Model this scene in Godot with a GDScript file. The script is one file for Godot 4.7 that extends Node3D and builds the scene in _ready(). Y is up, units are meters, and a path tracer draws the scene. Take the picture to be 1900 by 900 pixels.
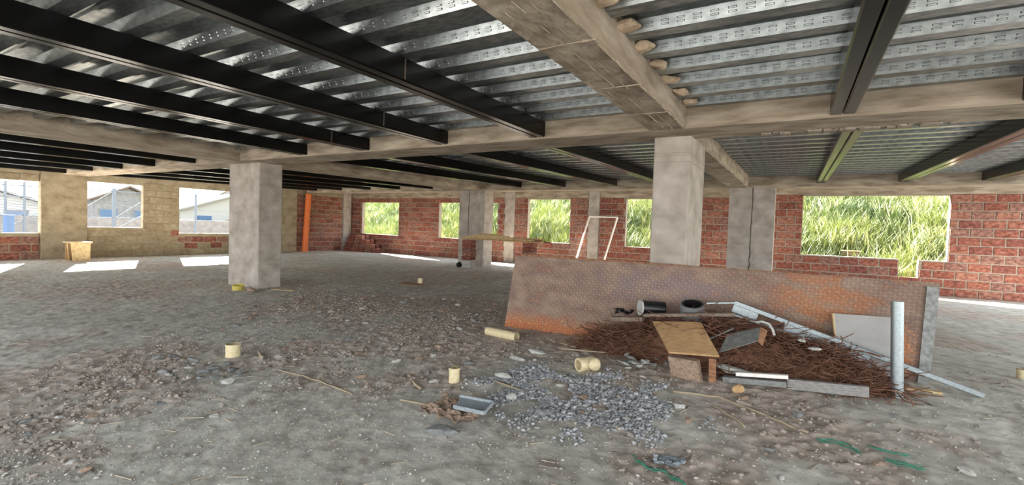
extends Node3D
# A half-built concrete hall: x runs along the brick back wall, -z runs towards it, y is up, metres.

var rng := RandomNumberGenerator.new()
var used := {}
var M := {}
var cache := {}
var n_big := FastNoiseLite.new()
var n_mid := FastNoiseLite.new()
var n_fine := FastNoiseLite.new()

# ---------------------------------------------------------------- helpers
func P(w: float, h: float, d: float) -> Vector3:
	return Vector3(w, h, -d)

func numbered(called: String) -> String:
	if not used.has(called):
		used[called] = 0
		return called
	used[called] += 1
	return "%s_%03d" % [called, used[called]]

func tag(o: Node3D, label: String, category: String, group := "", kind := "") -> void:
	o.set_meta("label", label)
	o.set_meta("category", category)
	if group: o.set_meta("group", group)
	if kind: o.set_meta("kind", kind)

func thing(called: String, label: String, category: String, where := Vector3.ZERO, group := "", kind := "") -> Node3D:
	var o := Node3D.new()
	o.name = numbered(called)
	add_child(o)
	o.position = where
	tag(o, label, category, group, kind)
	return o

func mesh_node(called: String, m: Mesh, mt: Material, parent: Node3D = null, where := Transform3D()) -> MeshInstance3D:
	var o := MeshInstance3D.new()
	o.mesh = m
	o.material_override = mt
	o.transform = where
	o.cast_shadow = GeometryInstance3D.SHADOW_CASTING_SETTING_ON
	if parent == null:
		o.name = numbered(called)
		add_child(o)
	else:
		o.name = called
		parent.add_child(o, true)
	return o

func one(called: String, m: Mesh, mt: Material, where: Transform3D, label: String, category: String, group := "", kind := "") -> MeshInstance3D:
	var o := mesh_node(called, m, mt, null, where)
	tag(o, label, category, group, kind)
	return o

func begin(flat := true) -> SurfaceTool:
	var st := SurfaceTool.new()
	st.begin(Mesh.PRIMITIVE_TRIANGLES)
	st.set_smooth_group(-1 if flat else 0)
	return st

func finish(st: SurfaceTool) -> ArrayMesh:
	st.generate_normals()
	return st.commit()

func tri(st: SurfaceTool, a: Vector3, b: Vector3, c: Vector3, inside: Vector3) -> void:
	var n := (c - a).cross(b - a)
	if n.dot((a + b + c) / 3.0 - inside) < 0.0:
		var t := b
		b = c
		c = t
	st.add_vertex(a)
	st.add_vertex(b)
	st.add_vertex(c)

func quad(st: SurfaceTool, a: Vector3, b: Vector3, c: Vector3, d: Vector3, inside: Vector3) -> void:
	tri(st, a, b, c, inside)
	tri(st, a, c, d, inside)

# box with chamfered edges
func cbox(st: SurfaceTool, t: Transform3D, size: Vector3, bev := 0.0) -> void:
	var h := size * 0.5
	var b := minf(bev, minf(h.x, minf(h.y, h.z)) * 0.9)
	var mid := t.origin
	var v := func(sx: int, sy: int, sz: int, ax: int) -> Vector3:
		var q := Vector3(sx * (h.x - (0.0 if ax == 0 else b)), sy * (h.y - (0.0 if ax == 1 else b)), sz * (h.z - (0.0 if ax == 2 else b)))
		return t * q
	for s in [-1, 1]:
		quad(st, v.call(s, -1, -1, 0), v.call(s, 1, -1, 0), v.call(s, 1, 1, 0), v.call(s, -1, 1, 0), mid)
		quad(st, v.call(-1, s, -1, 1), v.call(1, s, -1, 1), v.call(1, s, 1, 1), v.call(-1, s, 1, 1), mid)
		quad(st, v.call(-1, -1, s, 2), v.call(1, -1, s, 2), v.call(1, 1, s, 2), v.call(-1, 1, s, 2), mid)
	if b <= 0.0: return
	for s in [-1, 1]:
		for u in [-1, 1]:
			quad(st, v.call(-1, s, u, 1), v.call(1, s, u, 1), v.call(1, s, u, 2), v.call(-1, s, u, 2), mid)
			quad(st, v.call(s, -1, u, 0), v.call(s, 1, u, 0), v.call(s, 1, u, 2), v.call(s, -1, u, 2), mid)
			quad(st, v.call(s, u, -1, 0), v.call(s, u, 1, 0), v.call(s, u, 1, 1), v.call(s, u, -1, 1), mid)
			for k in [-1, 1]:
				tri(st, v.call(s, u, k, 0), v.call(s, u, k, 1), v.call(s, u, k, 2), mid)

func box_mesh(size: Vector3, bev := 0.0) -> ArrayMesh:
	var key := "b%.3f_%.3f_%.3f_%.3f" % [size.x, size.y, size.z, bev]
	if not cache.has(key):
		var st := begin()
		cbox(st, Transform3D(), size, bev)
		cache[key] = finish(st)
	return cache[key]

# axis-aligned box from ranges of w, h and d
func range_box(st: SurfaceTool, w0: float, w1: float, h0: float, h1: float, d0: float, d1: float, bev := 0.0) -> void:
	cbox(st, Transform3D(Basis(), P((w0 + w1) / 2, (h0 + h1) / 2, (d0 + d1) / 2)), Vector3(w1 - w0, h1 - h0, d1 - d0), bev)

# box between two points, y of the box kept upright
func bar(st: SurfaceTool, a: Vector3, b: Vector3, wide: float, high: float, bev := 0.0) -> void:
	cbox(st, between(a, b), Vector3(wide, high, a.distance_to(b)), bev)

func between(a: Vector3, b: Vector3, up := Vector3.UP) -> Transform3D:
	var f := (b - a).normalized()
	if absf(f.dot(up)) > 0.99: up = Vector3.RIGHT
	return Transform3D(Basis.looking_at(f, up), (a + b) / 2)

func tube(st: SurfaceTool, pts: PackedVector3Array, r: float, sides := 6) -> void:
	var n := pts.size()
	var side := Vector3.ZERO
	var prev := []
	for i in n:
		var f := (pts[mini(i + 1, n - 1)] - pts[maxi(i - 1, 0)]).normalized()
		if side == Vector3.ZERO:
			side = f.cross(Vector3.UP if absf(f.y) < 0.9 else Vector3.RIGHT).normalized()
		side = (side - f * side.dot(f)).normalized()
		var up := f.cross(side)
		var ring := []
		for k in sides:
			var a := TAU * k / sides
			ring.append(pts[i] + (side * cos(a) + up * sin(a)) * r)
		if i > 0:
			var mid := (pts[i] + pts[i - 1]) / 2
			for k in sides:
				quad(st, prev[k], prev[(k + 1) % sides], ring[(k + 1) % sides], ring[k], mid)
		if i == 0 or i == n - 1:
			for k in range(1, sides - 1):
				tri(st, ring[0], ring[k], ring[k + 1], pts[1] if i == 0 else pts[n - 2])
		prev = ring

# surface of revolution of profile (radius, height) about y, profile closed or open
func lathe(st: SurfaceTool, t: Transform3D, prof: PackedVector2Array, sides := 24) -> void:
	for i in prof.size() - 1:
		for k in sides:
			var a := TAU * k / sides
			var b := TAU * (k + 1) / sides
			var p := prof[i]
			var q := prof[i + 1]
			var A := t * Vector3(p.x * cos(a), p.y, p.x * sin(a))
			var B := t * Vector3(p.x * cos(b), p.y, p.x * sin(b))
			var C := t * Vector3(q.x * cos(b), q.y, q.x * sin(b))
			var D := t * Vector3(q.x * cos(a), q.y, q.x * sin(a))
			for v in [A, C, B, A, D, C]: st.add_vertex(v)

func pipe_mesh(r: float, wall: float, length: float, sides := 28, solid_end := false) -> ArrayMesh:
	var st := begin()
	var ri := r - wall
	var pr := PackedVector2Array([Vector2(ri, 0.0), Vector2(r, 0.0), Vector2(r, length), Vector2(ri, length)])
	if solid_end: pr = PackedVector2Array([Vector2(0, 0), Vector2(r, 0.0), Vector2(r, length), Vector2(ri, length), Vector2(ri, length * 0.3), Vector2(0, length * 0.3)])
	else: pr.append(Vector2(ri, 0.0))
	lathe(st, Transform3D(), pr, sides)
	return finish(st)

# transform that lays the y axis from a towards b
func along(a: Vector3, b: Vector3) -> Transform3D:
	var y := (b - a).normalized()
	var x := y.cross(Vector3.UP if absf(y.y) < 0.95 else Vector3.RIGHT).normalized()
	return Transform3D(Basis(x, y, x.cross(y)), a)

func rock_mesh(sd: int, size: Vector3, rough := 0.25, level := 1) -> ArrayMesh:
	var key := "r%d_%s_%d_%.2f" % [sd, size, level, rough]
	if cache.has(key): return cache[key]
	var g := RandomNumberGenerator.new()
	g.seed = sd
	var t := (1.0 + sqrt(5.0)) / 2.0
	var vs := [Vector3(-1, t, 0), Vector3(1, t, 0), Vector3(-1, -t, 0), Vector3(1, -t, 0), Vector3(0, -1, t), Vector3(0, 1, t), Vector3(0, -1, -t), Vector3(0, 1, -t), Vector3(t, 0, -1), Vector3(t, 0, 1), Vector3(-t, 0, -1), Vector3(-t, 0, 1)]
	var fs := [[0, 11, 5], [0, 5, 1], [0, 1, 7], [0, 7, 10], [0, 10, 11], [1, 5, 9], [5, 11, 4], [11, 10, 2], [10, 7, 6], [7, 1, 8], [3, 9, 4], [3, 4, 2], [3, 2, 6], [3, 6, 8], [3, 8, 9], [4, 9, 5], [2, 4, 11], [6, 2, 10], [8, 6, 7], [9, 8, 1]]
	for i in vs.size(): vs[i] = vs[i].normalized()
	for l in level:
		var nf := []
		var mids := {}
		for f in fs:
			var m := []
			for e in 3:
				var a: int = f[e]
				var b: int = f[(e + 1) % 3]
				var kk := "%d_%d" % [mini(a, b), maxi(a, b)]
				if not mids.has(kk):
					mids[kk] = vs.size()
					vs.append((vs[a] + vs[b]).normalized())
				m.append(mids[kk])
			nf.append_array([[f[0], m[0], m[2]], [f[1], m[1], m[0]], [f[2], m[2], m[1]], [m[0], m[1], m[2]]])
		fs = nf
	# cut by random planes: angular broken faces
	var planes := []
	for k in 9:
		var nn := Vector3(g.randfn(), g.randfn(), g.randfn()).normalized()
		planes.append([nn, g.randf_range(0.5, 0.85)])
	for i in vs.size():
		var v: Vector3 = vs[i] * (1.0 + g.randf_range(-rough, rough) * 0.4)
		for p in planes:
			var over: float = v.dot(p[0]) - p[1]
			if over > 0: v -= p[0] * over
		vs[i] = v * size * 0.5
	var st := begin()
	for f in fs: tri(st, vs[f[0]], vs[f[1]], vs[f[2]], Vector3.ZERO)
	cache[key] = finish(st)
	return cache[key]

# ---------------------------------------------------------------- materials
func noise_tex(freq: float, cols: Array, sd := 1, size := 512, octaves := 5, kind := FastNoiseLite.TYPE_SIMPLEX_SMOOTH, stops := []) -> NoiseTexture2D:
	var n := FastNoiseLite.new()
	n.noise_type = kind
	n.frequency = freq
	n.seed = sd
	n.fractal_octaves = octaves
	var g := Gradient.new()
	var offs := PackedFloat32Array()
	var cc := PackedColorArray()
	for i in cols.size():
		offs.append(stops[i] if stops.size() > i else float(i) / (cols.size() - 1))
		cc.append(cols[i])
	g.offsets = offs
	g.colors = cc
	var t := NoiseTexture2D.new()
	t.width = size
	t.height = size
	t.seamless = true
	t.noise = n
	t.color_ramp = g
	return t

func normal_tex(freq: float, strength: float, sd := 1, octaves := 4) -> NoiseTexture2D:
	var n := FastNoiseLite.new()
	n.noise_type = FastNoiseLite.TYPE_SIMPLEX_SMOOTH
	n.frequency = freq
	n.seed = sd
	n.fractal_octaves = octaves
	var t := NoiseTexture2D.new()
	t.width = 512
	t.height = 512
	t.seamless = true
	t.noise = n
	t.as_normal_map = true
	t.bump_strength = strength
	return t

func mat(col: Color, rough := 0.9, metal := 0.0, tex: Texture2D = null, scale := Vector3.ONE, nrm: Texture2D = null, nscale := 1.0) -> StandardMaterial3D:
	var m := StandardMaterial3D.new()
	m.albedo_color = col
	m.roughness = rough
	m.metallic = metal
	m.uv1_triplanar = true
	m.uv1_world_triplanar = true
	m.uv1_scale = scale
	if tex: m.albedo_texture = tex
	if nrm:
		m.normal_enabled = true
		m.normal_texture = nrm
		m.normal_scale = nscale
	return m

func c8(r: int, g: int, b: int) -> Color:
	return Color(r / 255.0, g / 255.0, b / 255.0)

func make_materials() -> void:
	var W := Color.WHITE
	var nb := normal_tex(0.03, 6.0, 11)
	var nf := normal_tex(0.09, 5.0, 12)
	M.nf = nf
	# cast concrete of the beams: tan, stained
	M.beam = mat(W, 0.9, 0, noise_tex(0.006, [c8(132, 118, 102), c8(154, 140, 123), c8(164, 150, 133), c8(180, 168, 152)], 3, 1024, 6, FastNoiseLite.TYPE_SIMPLEX_SMOOTH, [0.2, 0.42, 0.6, 0.85]), Vector3(0.5, 0.9, 0.22), nb, 0.5)
	M.beam_row = mat(W, 0.9, 0, noise_tex(0.006, [c8(134, 121, 104), c8(156, 142, 124), c8(166, 152, 135), c8(182, 169, 152)], 5, 1024, 6, FastNoiseLite.TYPE_SIMPLEX_SMOOTH, [0.2, 0.4, 0.6, 0.85]), Vector3(0.22, 1.1, 0.6), nb, 0.5)
	M.column = mat(W, 0.9, 0, noise_tex(0.008, [c8(152, 144, 135), c8(167, 159, 150), c8(173, 165, 157), c8(186, 179, 171)], 7, 1024, 7, FastNoiseLite.TYPE_SIMPLEX_SMOOTH, [0.15, 0.4, 0.62, 0.9]), Vector3(0.28, 0.34, 0.28), nb, 0.3)
	M.plaster = mat(W, 0.92, 0, noise_tex(0.009, [c8(122, 109, 88), c8(146, 133, 110), c8(157, 144, 121), c8(170, 158, 136)], 9, 512, 6), Vector3(0.5, 0.6, 0.5), nb, 0.5)
	M.mortar = mat(W, 0.95, 0, noise_tex(0.02, [c8(130, 117, 104), c8(152, 140, 127), c8(168, 157, 146)], 10, 512, 5), Vector3(1, 1, 1), nf, 0.7)
	M.mortar_pale = mat(W, 0.95, 0, noise_tex(0.02, [c8(160, 138, 114), c8(200, 178, 152), c8(220, 202, 178)], 13, 512, 5), Vector3(2, 2, 2), nf, 0.8)
	# clay bricks
	M.bricks = []
	for q in [[130, 76, 62], [140, 86, 70], [120, 70, 60], [148, 100, 84], [132, 94, 82]]:
		var k: Array = q
		M.bricks.append(mat(W, 0.93, 0, noise_tex(0.012, [c8(k[0] * 0.72, k[1] * 0.72, k[2] * 0.75), c8(k[0], k[1], k[2]), c8(k[0] + 8, k[1] + 8, k[2] + 6), c8(k[0] + 30, k[1] + 42, k[2] + 44)], 20 + k[0], 512, 6, FastNoiseLite.TYPE_SIMPLEX_SMOOTH, [0.15, 0.42, 0.62, 0.95]), Vector3(1.1, 1.6, 1.1), nf, 0.5))
	# bricks smeared with mortar (street side wall)
	M.smeared = []
	for q in [[144, 131, 107], [149, 136, 112], [140, 126, 102], [154, 141, 117]]:
		var k: Array = q
		M.smeared.append(mat(W, 0.93, 0, noise_tex(0.012, [c8(k[0] - 14, k[1] - 22, k[2] - 22), c8(k[0], k[1], k[2]), c8(k[0] + 16, k[1] + 16, k[2] + 18)], 50 + k[0], 256, 6), Vector3(1.3, 1.8, 1.3), nf, 0.5))
	# black gloss paint on the steel joists
	M.paint = mat(c8(9, 8, 8), 0.22, 0.0, null, Vector3.ONE, normal_tex(0.02, 1.2, 31), 0.12)
	M.paint.metallic_specular = 0.38
	M.weld = mat(c8(96, 86, 76), 0.5, 0.6)
	# galvanised decking and tube
	M.galv = mat(W, 0.3, 0.88, noise_tex(0.02, [c8(120, 126, 126), c8(158, 163, 163), c8(188, 192, 192)], 32, 512, 4), Vector3(0.8, 2.0, 2.0), normal_tex(0.01, 1.5, 33), 0.1)
	M.galv_grey = mat(W, 0.42, 0.75, noise_tex(0.03, [c8(140, 150, 154), c8(156, 166, 170), c8(172, 181, 185)], 34, 512, 5), Vector3(2, 2, 2), nf, 0.2)
	M.sheet_dull = mat(W, 0.55, 0.5, noise_tex(0.02, [c8(96, 98, 96), c8(130, 132, 130), c8(152, 154, 152)], 36, 256, 5), Vector3(3, 3, 3), nf, 0.2)
	M.pvc = mat(W, 0.45, 0.0, noise_tex(0.02, [c8(196, 180, 140), c8(214, 200, 162), c8(222, 210, 178)], 37, 256, 4), Vector3(4, 4, 4))
	M.pvc_yellow = mat(c8(196, 182, 90), 0.45)
	M.black_plastic = mat(c8(22, 22, 25), 0.35)
	M.grey_plastic = mat(c8(120, 122, 124), 0.5)
	M.orange = mat(W, 0.5, 0.0, noise_tex(0.02, [c8(196, 92, 38), c8(222, 112, 52), c8(230, 128, 66)], 38, 256, 4), Vector3(2, 2, 2))
	M.white_paint = mat(W, 0.5, 0.0, noise_tex(0.03, [c8(214, 208, 198), c8(236, 232, 226), c8(240, 238, 234)], 39, 256, 4), Vector3(2, 2, 2))
	M.board_grey = mat(W, 0.6, 0.0, noise_tex(0.01, [c8(146, 145, 142), c8(160, 159, 157), c8(166, 165, 164)], 40, 256, 4), Vector3(1, 1, 1))
	# woods
	M.wood_tan = mat(W, 0.85, 0.0, noise_tex(0.015, [c8(150, 116, 78), c8(186, 150, 108), c8(198, 166, 124)], 41, 512, 5), Vector3(1.2, 1.2, 4), nf, 0.3)
	M.wood_pale = mat(W, 0.85, 0.0, noise_tex(0.015, [c8(176, 148, 104), c8(206, 182, 138), c8(218, 198, 158)], 42, 256, 5), Vector3(2, 2, 2), nf, 0.3)
	M.wood_grey = mat(W, 0.9, 0.0, noise_tex(0.02, [c8(96, 82, 72), c8(132, 116, 104), c8(158, 144, 132)], 43, 512, 5), Vector3(1.5, 6, 6), nf, 0.6)
	M.wood_ash = mat(W, 0.9, 0.0, noise_tex(0.02, [c8(110, 108, 106), c8(142, 140, 138), c8(164, 156, 150)], 44, 512, 5), Vector3(1.5, 6, 6), nf, 0.6)
	M.wood_brown = mat(W, 0.9, 0.0, noise_tex(0.02, [c8(104, 72, 52), c8(140, 100, 74), c8(170, 130, 98)], 45, 256, 5), Vector3(2, 5, 5), nf, 0.5)
	M.reed = mat(c8(166, 152, 128), 0.85)
	M.wire = mat(W, 0.85, 0.25, noise_tex(0.05, [c8(92, 62, 50), c8(124, 88, 70), c8(156, 116, 92)], 46, 256, 4), Vector3(6, 6, 6))
	M.chunk = mat(W, 0.95, 0.0, noise_tex(0.03, [c8(140, 138, 132), c8(178, 176, 170), c8(206, 204, 198)], 48, 256, 5), Vector3(3, 3, 3), nf, 0.7)
	M.chunk_brown = mat(W, 0.95, 0.0, noise_tex(0.03, [c8(112, 92, 78), c8(150, 128, 110), c8(176, 158, 140)], 49, 256, 5), Vector3(3, 3, 3), nf, 0.7)
	M.chunk_grey = mat(W, 0.95, 0.0, noise_tex(0.03, [c8(98, 100, 100), c8(128, 130, 130), c8(154, 156, 156)], 53, 256, 5), Vector3(3, 3, 3), nf, 0.7)
	M.foam = mat(W, 0.9, 0.0, noise_tex(0.05, [c8(160, 160, 155), c8(184, 184, 179), c8(200, 200, 196)], 51, 256, 5), Vector3(4, 4, 4), nf, 0.5)
	M.green_strap = mat(c8(58, 132, 108), 0.5)
	M.bag = mat(W, 0.45, 0.0, noise_tex(0.03, [c8(108, 118, 126), c8(146, 156, 162), c8(178, 180, 178)], 52, 256, 5), Vector3(6, 6, 6), nf, 0.8)
	# loose bits coloured copy by copy
	M.tinted = mat(W, 0.95, 0.0, noise_tex(0.05, [c8(190, 190, 190), c8(235, 235, 235), W], 54, 256, 4), Vector3(8, 8, 8))
	M.tinted.vertex_color_use_as_albedo = true
	# floor
	M.floor = mat(W, 0.97, 0.0, noise_tex(0.007, [c8(206, 203, 200), c8(234, 234, 233), c8(244, 244, 243), W], 55, 1024, 8, FastNoiseLite.TYPE_SIMPLEX_SMOOTH, [0.2, 0.42, 0.6, 0.85]), Vector3(0.55, 0.55, 0.55), normal_tex(0.035, 6.0, 56, 6), 0.22)
	M.floor.vertex_color_use_as_albedo = true
	M.ground = mat(W, 0.97, 0.0, noise_tex(0.01, [c8(126, 124, 120), c8(150, 148, 144), c8(166, 164, 160)], 57, 512, 6), Vector3(0.15, 0.15, 0.15))
	M.earth = mat(W, 0.97, 0.0, noise_tex(0.01, [c8(84, 76, 48), c8(112, 110, 62), c8(146, 134, 96)], 58, 512, 6), Vector3(0.4, 0.4, 0.4), nf, 0.8)
	M.grass = StandardMaterial3D.new()
	M.grass.vertex_color_use_as_albedo = true
	M.grass.roughness = 0.7
	M.grass.backlight_enabled = true
	M.grass.backlight = c8(84, 96, 44)
	M.roof = mat(W, 0.9, 0.0, noise_tex(0.03, [c8(74, 62, 54), c8(88, 76, 66), c8(100, 88, 78)], 59, 256, 4), Vector3(0.8, 0.8, 0.8))
	M.roof_grey = mat(W, 0.8, 0.0, noise_tex(0.03, [c8(104, 104, 104), c8(120, 120, 120), c8(130, 130, 130)], 60, 256, 4), Vector3(0.8, 0.8, 0.8))
	M.render_white = mat(c8(140, 140, 138), 0.9)
	M.render_grey = mat(W, 0.92, 0.0, noise_tex(0.02, [c8(92, 92, 92), c8(106, 106, 105), c8(116, 115, 114)], 61, 256, 4), Vector3(0.5, 0.5, 0.5))
	M.blue = mat(c8(46, 78, 120), 0.6)
	M.pane = mat(c8(60, 84, 112), 0.2)
	M.steel_post = mat(c8(70, 84, 100), 0.6, 0.2)

# ---------------------------------------------------------------- floor shape
func fh(w: float, d: float) -> float:
	return 0.13 * exp(-pow((w - 1.2) / 6.0, 2) - pow((d - 5.7) / 2.3, 2))

func soil(w: float, d: float) -> float:
	# how much brown soil lies on the slab at this spot
	var s := n_big.get_noise_2d(w * 1.0, d * 1.0) * 0.9 + n_mid.get_noise_2d(w, d) * 0.55
	s += 0.42 * exp(-pow((w + 4.4) / 2.6, 2) - pow((d - 4.6) / 2.2, 2))
	s += 0.55 * exp(-pow((w + 0.6) / 0.7, 2) - pow((d - 2.95) / 0.35, 2))
	s += 0.25 * exp(-pow((w + 6.5) / 3.5, 2) - pow((d - 8.0) / 2.5, 2))
	s -= 0.35 * exp(-pow((w + 2.6) / 1.3, 2) - pow((d - 2.0) / 0.5, 2))
	s -= 0.3 * exp(-pow((w - 2.2) / 1.6, 2) - pow((d - 5.6) / 2.0, 2))
	return s

func relief(w: float, d: float) -> float:
	var near := clampf((14.0 - d) / 8.0, 0.25, 1.0)
	var s := smoothstep(-0.1, 0.4, soil(w, d))
	var h := n_mid.get_noise_2d(w * 1.3 + 40.0, d * 1.3) * 0.008
	var f := n_fine.get_noise_2d(w * 1.6, d * 1.6)
	h += (0.004 + 0.010 * s) * (f + 0.4 * maxf(f, 0.0))
	h += 0.004 * n_fine.get_noise_2d(w * 3.1, d * 0.45 + 70.0)
	return h * near

func build_floor() -> void:
	var ws := PackedFloat32Array()
	var x := -20.3
	while x < 6.8:
		ws.append(x)
		x += 0.03 if x > -7.5 and x < 3.2 else 0.09
	var ds := PackedFloat32Array()
	x = -3.5
	while x < 17.3:
		ds.append(x)
		x += 0.15 if x < 1.0 else (0.022 if x < 5.5 else (0.04 if x < 9.0 else 0.08))
	var nw := ws.size()
	var nd := ds.size()
	var vs := PackedVector3Array()
	var ns := PackedVector3Array()
	var cs := PackedColorArray()
	var hs := PackedFloat32Array()
	hs.resize(nw * nd)
	vs.resize(nw * nd)
	ns.resize(nw * nd)
	cs.resize(nw * nd)
	var grey := Color(0.565, 0.545, 0.485)
	var pale := Color(0.67, 0.65, 0.59)
	var brown := Color(0.55, 0.465, 0.395)
	var dark := Color(0.38, 0.32, 0.28)
	for j in nd:
		for i in nw:
			var w := ws[i]
			var d := ds[j]
			var q := j * nw + i
			var s := soil(w, d)
			var f := n_fine.get_noise_2d(w * 2.0 + 9.0, d * 2.0)
			var near := clampf((14.0 - d) / 8.0, 0.25, 1.0)
			var ss := smoothstep(-0.1, 0.4, s)
			var ff := n_fine.get_noise_2d(w * 1.6, d * 1.6)
			var streak := n_fine.get_noise_2d(w * 3.1, d * 0.45 + 70.0)
			var h := n_mid.get_noise_2d(w * 1.3 + 40.0, d * 1.3) * 0.008 + (0.004 + 0.010 * ss) * (ff + 0.4 * maxf(ff, 0.0)) + 0.004 * streak
			hs[q] = fh(w, d) + h * near
			var c := grey.lerp(pale, smoothstep(0.05, 0.45, n_mid.get_noise_2d(w * 0.8 - 30.0, d * 0.8 + 15.0) + 0.25 * streak))
			c = c.lerp(brown, smoothstep(-0.02, 0.34, s + 0.22 * f + 0.12 * streak))
			c = c.lerp(dark, 0.75 * smoothstep(0.42, 0.7, n_mid.get_noise_2d(w * 1.1 + 80.0, d * 1.1) + 0.45 * f + 0.2 * streak))
			var track := n_fine.get_noise_2d((w * 0.83 + d * 0.55) * 1.7, (d * 0.83 - w * 0.55) * 0.10 + 31.0)
			var open_floor := clampf((6.5 - d) / 2.0, 0.0, 1.0) * clampf((-1.6 - w) / 1.5, 0.0, 1.0)
			c = c.lerp(pale, 0.6 * open_floor * smoothstep(0.18, 0.42, track))
			c = c.lerp(dark, 0.4 * open_floor * smoothstep(0.2, 0.45, -track))
			c = c * (1.0 + 0.16 * ff)
			c.a = 1.0
			cs[q] = c
			vs[q] = P(w, hs[q], d)
	for j in nd:
		for i in nw:
			var i0 := maxi(i - 1, 0)
			var i1 := mini(i + 1, nw - 1)
			var j0 := maxi(j - 1, 0)
			var j1 := mini(j + 1, nd - 1)
			var gx := (hs[j * nw + i1] - hs[j * nw + i0]) / (ws[i1] - ws[i0])
			var gd := (hs[j1 * nw + i] - hs[j0 * nw + i]) / (ds[j1] - ds[j0])
			ns[j * nw + i] = Vector3(-gx, 1.0, gd).normalized()
	var ix := PackedInt32Array()
	ix.resize((nw - 1) * (nd - 1) * 6)
	var k := 0
	for j in nd - 1:
		for i in nw - 1:
			var a := j * nw + i
			ix[k] = a; ix[k + 1] = a + nw; ix[k + 2] = a + 1
			ix[k + 3] = a + 1; ix[k + 4] = a + nw; ix[k + 5] = a + nw + 1
			k += 6
	var arr := []
	arr.resize(Mesh.ARRAY_MAX)
	arr[Mesh.ARRAY_VERTEX] = vs
	arr[Mesh.ARRAY_NORMAL] = ns
	arr[Mesh.ARRAY_COLOR] = cs
	arr[Mesh.ARRAY_INDEX] = ix
	var am := ArrayMesh.new()
	am.add_surface_from_arrays(Mesh.PRIMITIVE_TRIANGLES, arr)
	var root := thing("floor", "dusty concrete floor slab with brown soil and scrape marks", "floor", Vector3.ZERO, "", "structure")
	mesh_node("dusty_surface", am, M.floor, root)
	var st := begin()
	range_box(st, -20.3, 6.8, -0.3, -0.06, -3.5, 17.3)
	mesh_node("slab", finish(st), M.column, root)

# ---------------------------------------------------------------- walls
# holes: [u0, u1, v0, v1]; plain: zones without bricks [u0, u1, v0, v1]
func brick_wall(root: Node3D, origin: Vector3, along_u: Vector3, inward: Vector3, u0: float, u1: float, top: float, holes: Array, plain: Array, mats: Array, band: float, band_mat: Material, core_mat: Material, sd: int) -> void:
	var g := RandomNumberGenerator.new()
	g.seed = sd
	var thick := 0.2
	var basis := Basis(along_u, Vector3.UP, along_u.cross(Vector3.UP))
	var us := [u0, u1]
	var vs := [0.0, band, top]
	for h in holes:
		for k in [h[0], h[1]]:
			if k > u0 and k < u1 and not us.has(k): us.append(k)
		for k in [h[2], h[3]]:
			if not vs.has(k): vs.append(k)
	us.sort()
	vs.sort()
	var core := begin()
	var upper := begin()
	for j in vs.size() - 1:
		var run := -1.0
		for i in us.size():
			var open := i == us.size() - 1
			if not open:
				var mu: float = (us[i] + us[i + 1]) / 2
				var mv: float = (vs[j] + vs[j + 1]) / 2
				for h in holes:
					if mu > h[0] and mu < h[1] and mv > h[2] and mv < h[3]: open = true
			if not open and run == -1.0:
				run = us[i]
			elif open and run != -1.0:
				var is_band: bool = (vs[j] + vs[j + 1]) / 2 > band
				var size := Vector3(us[i] - run, vs[j + 1] - vs[j], thick if is_band else thick - 0.03)
				var at: Vector3 = origin + along_u * ((us[i] + run) / 2) + Vector3.UP * ((vs[j] + vs[j + 1]) / 2) - inward * thick / 2
				cbox(upper if is_band else core, Transform3D(basis, at), size)
				run = -1.0
	mesh_node("mortar_core", finish(core), core_mat, root)
	if top > band: mesh_node("concrete_band", finish(upper), band_mat, root)
	# bricks
	var pitch := 0.2235
	var bl := 0.47
	var joint := 0.03
	var rows := int(floor(band / pitch))
	pitch = band / rows
	var high := snappedf(pitch - joint, 0.001)
	for r in rows:
		var vlo := r * pitch + joint / 2
		var vhi := vlo + high
		var vm := (vlo + vhi) / 2
		var cuts := [[u0, u1]]
		for h in holes + plain:
			if vhi - 0.06 > h[2] and vlo + 0.06 < h[3]:
				var nc := []
				for c in cuts:
					if h[1] <= c[0] or h[0] >= c[1]: nc.append(c)
					else:
						if h[0] > c[0]: nc.append([c[0], h[0]])
						if h[1] < c[1]: nc.append([h[1], c[1]])
				cuts = nc
		for c in cuts:
			var s: float = floor(c[0] / bl) * bl - (bl / 2 if r % 2 else 0.0)
			while s < c[1]:
				var a := maxf(s + joint / 2, c[0] + (0.004 if g.randf() < 0.5 else 0.02))
				var b := minf(s + bl - joint / 2, c[1] - (0.004 if g.randf() < 0.5 else 0.02))
				s += bl
				if b - a < 0.09: continue
				var length := snappedf(b - a - 0.005, 0.02)
				var proud := g.randf_range(-0.004, 0.006)
				var at := origin + along_u * ((a + b) / 2) + Vector3.UP * (vm + g.randf_range(-0.003, 0.003)) - inward * (thick / 2 - proud)
				var bb := basis.rotated(Vector3.UP, g.randf_range(-0.008, 0.008)).rotated(inward, g.randf_range(-0.006, 0.006))
				mesh_node("brick", box_mesh(Vector3(length, high, thick), 0.008), mats[g.randi() % mats.size()], root, Transform3D(bb, at))

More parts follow.
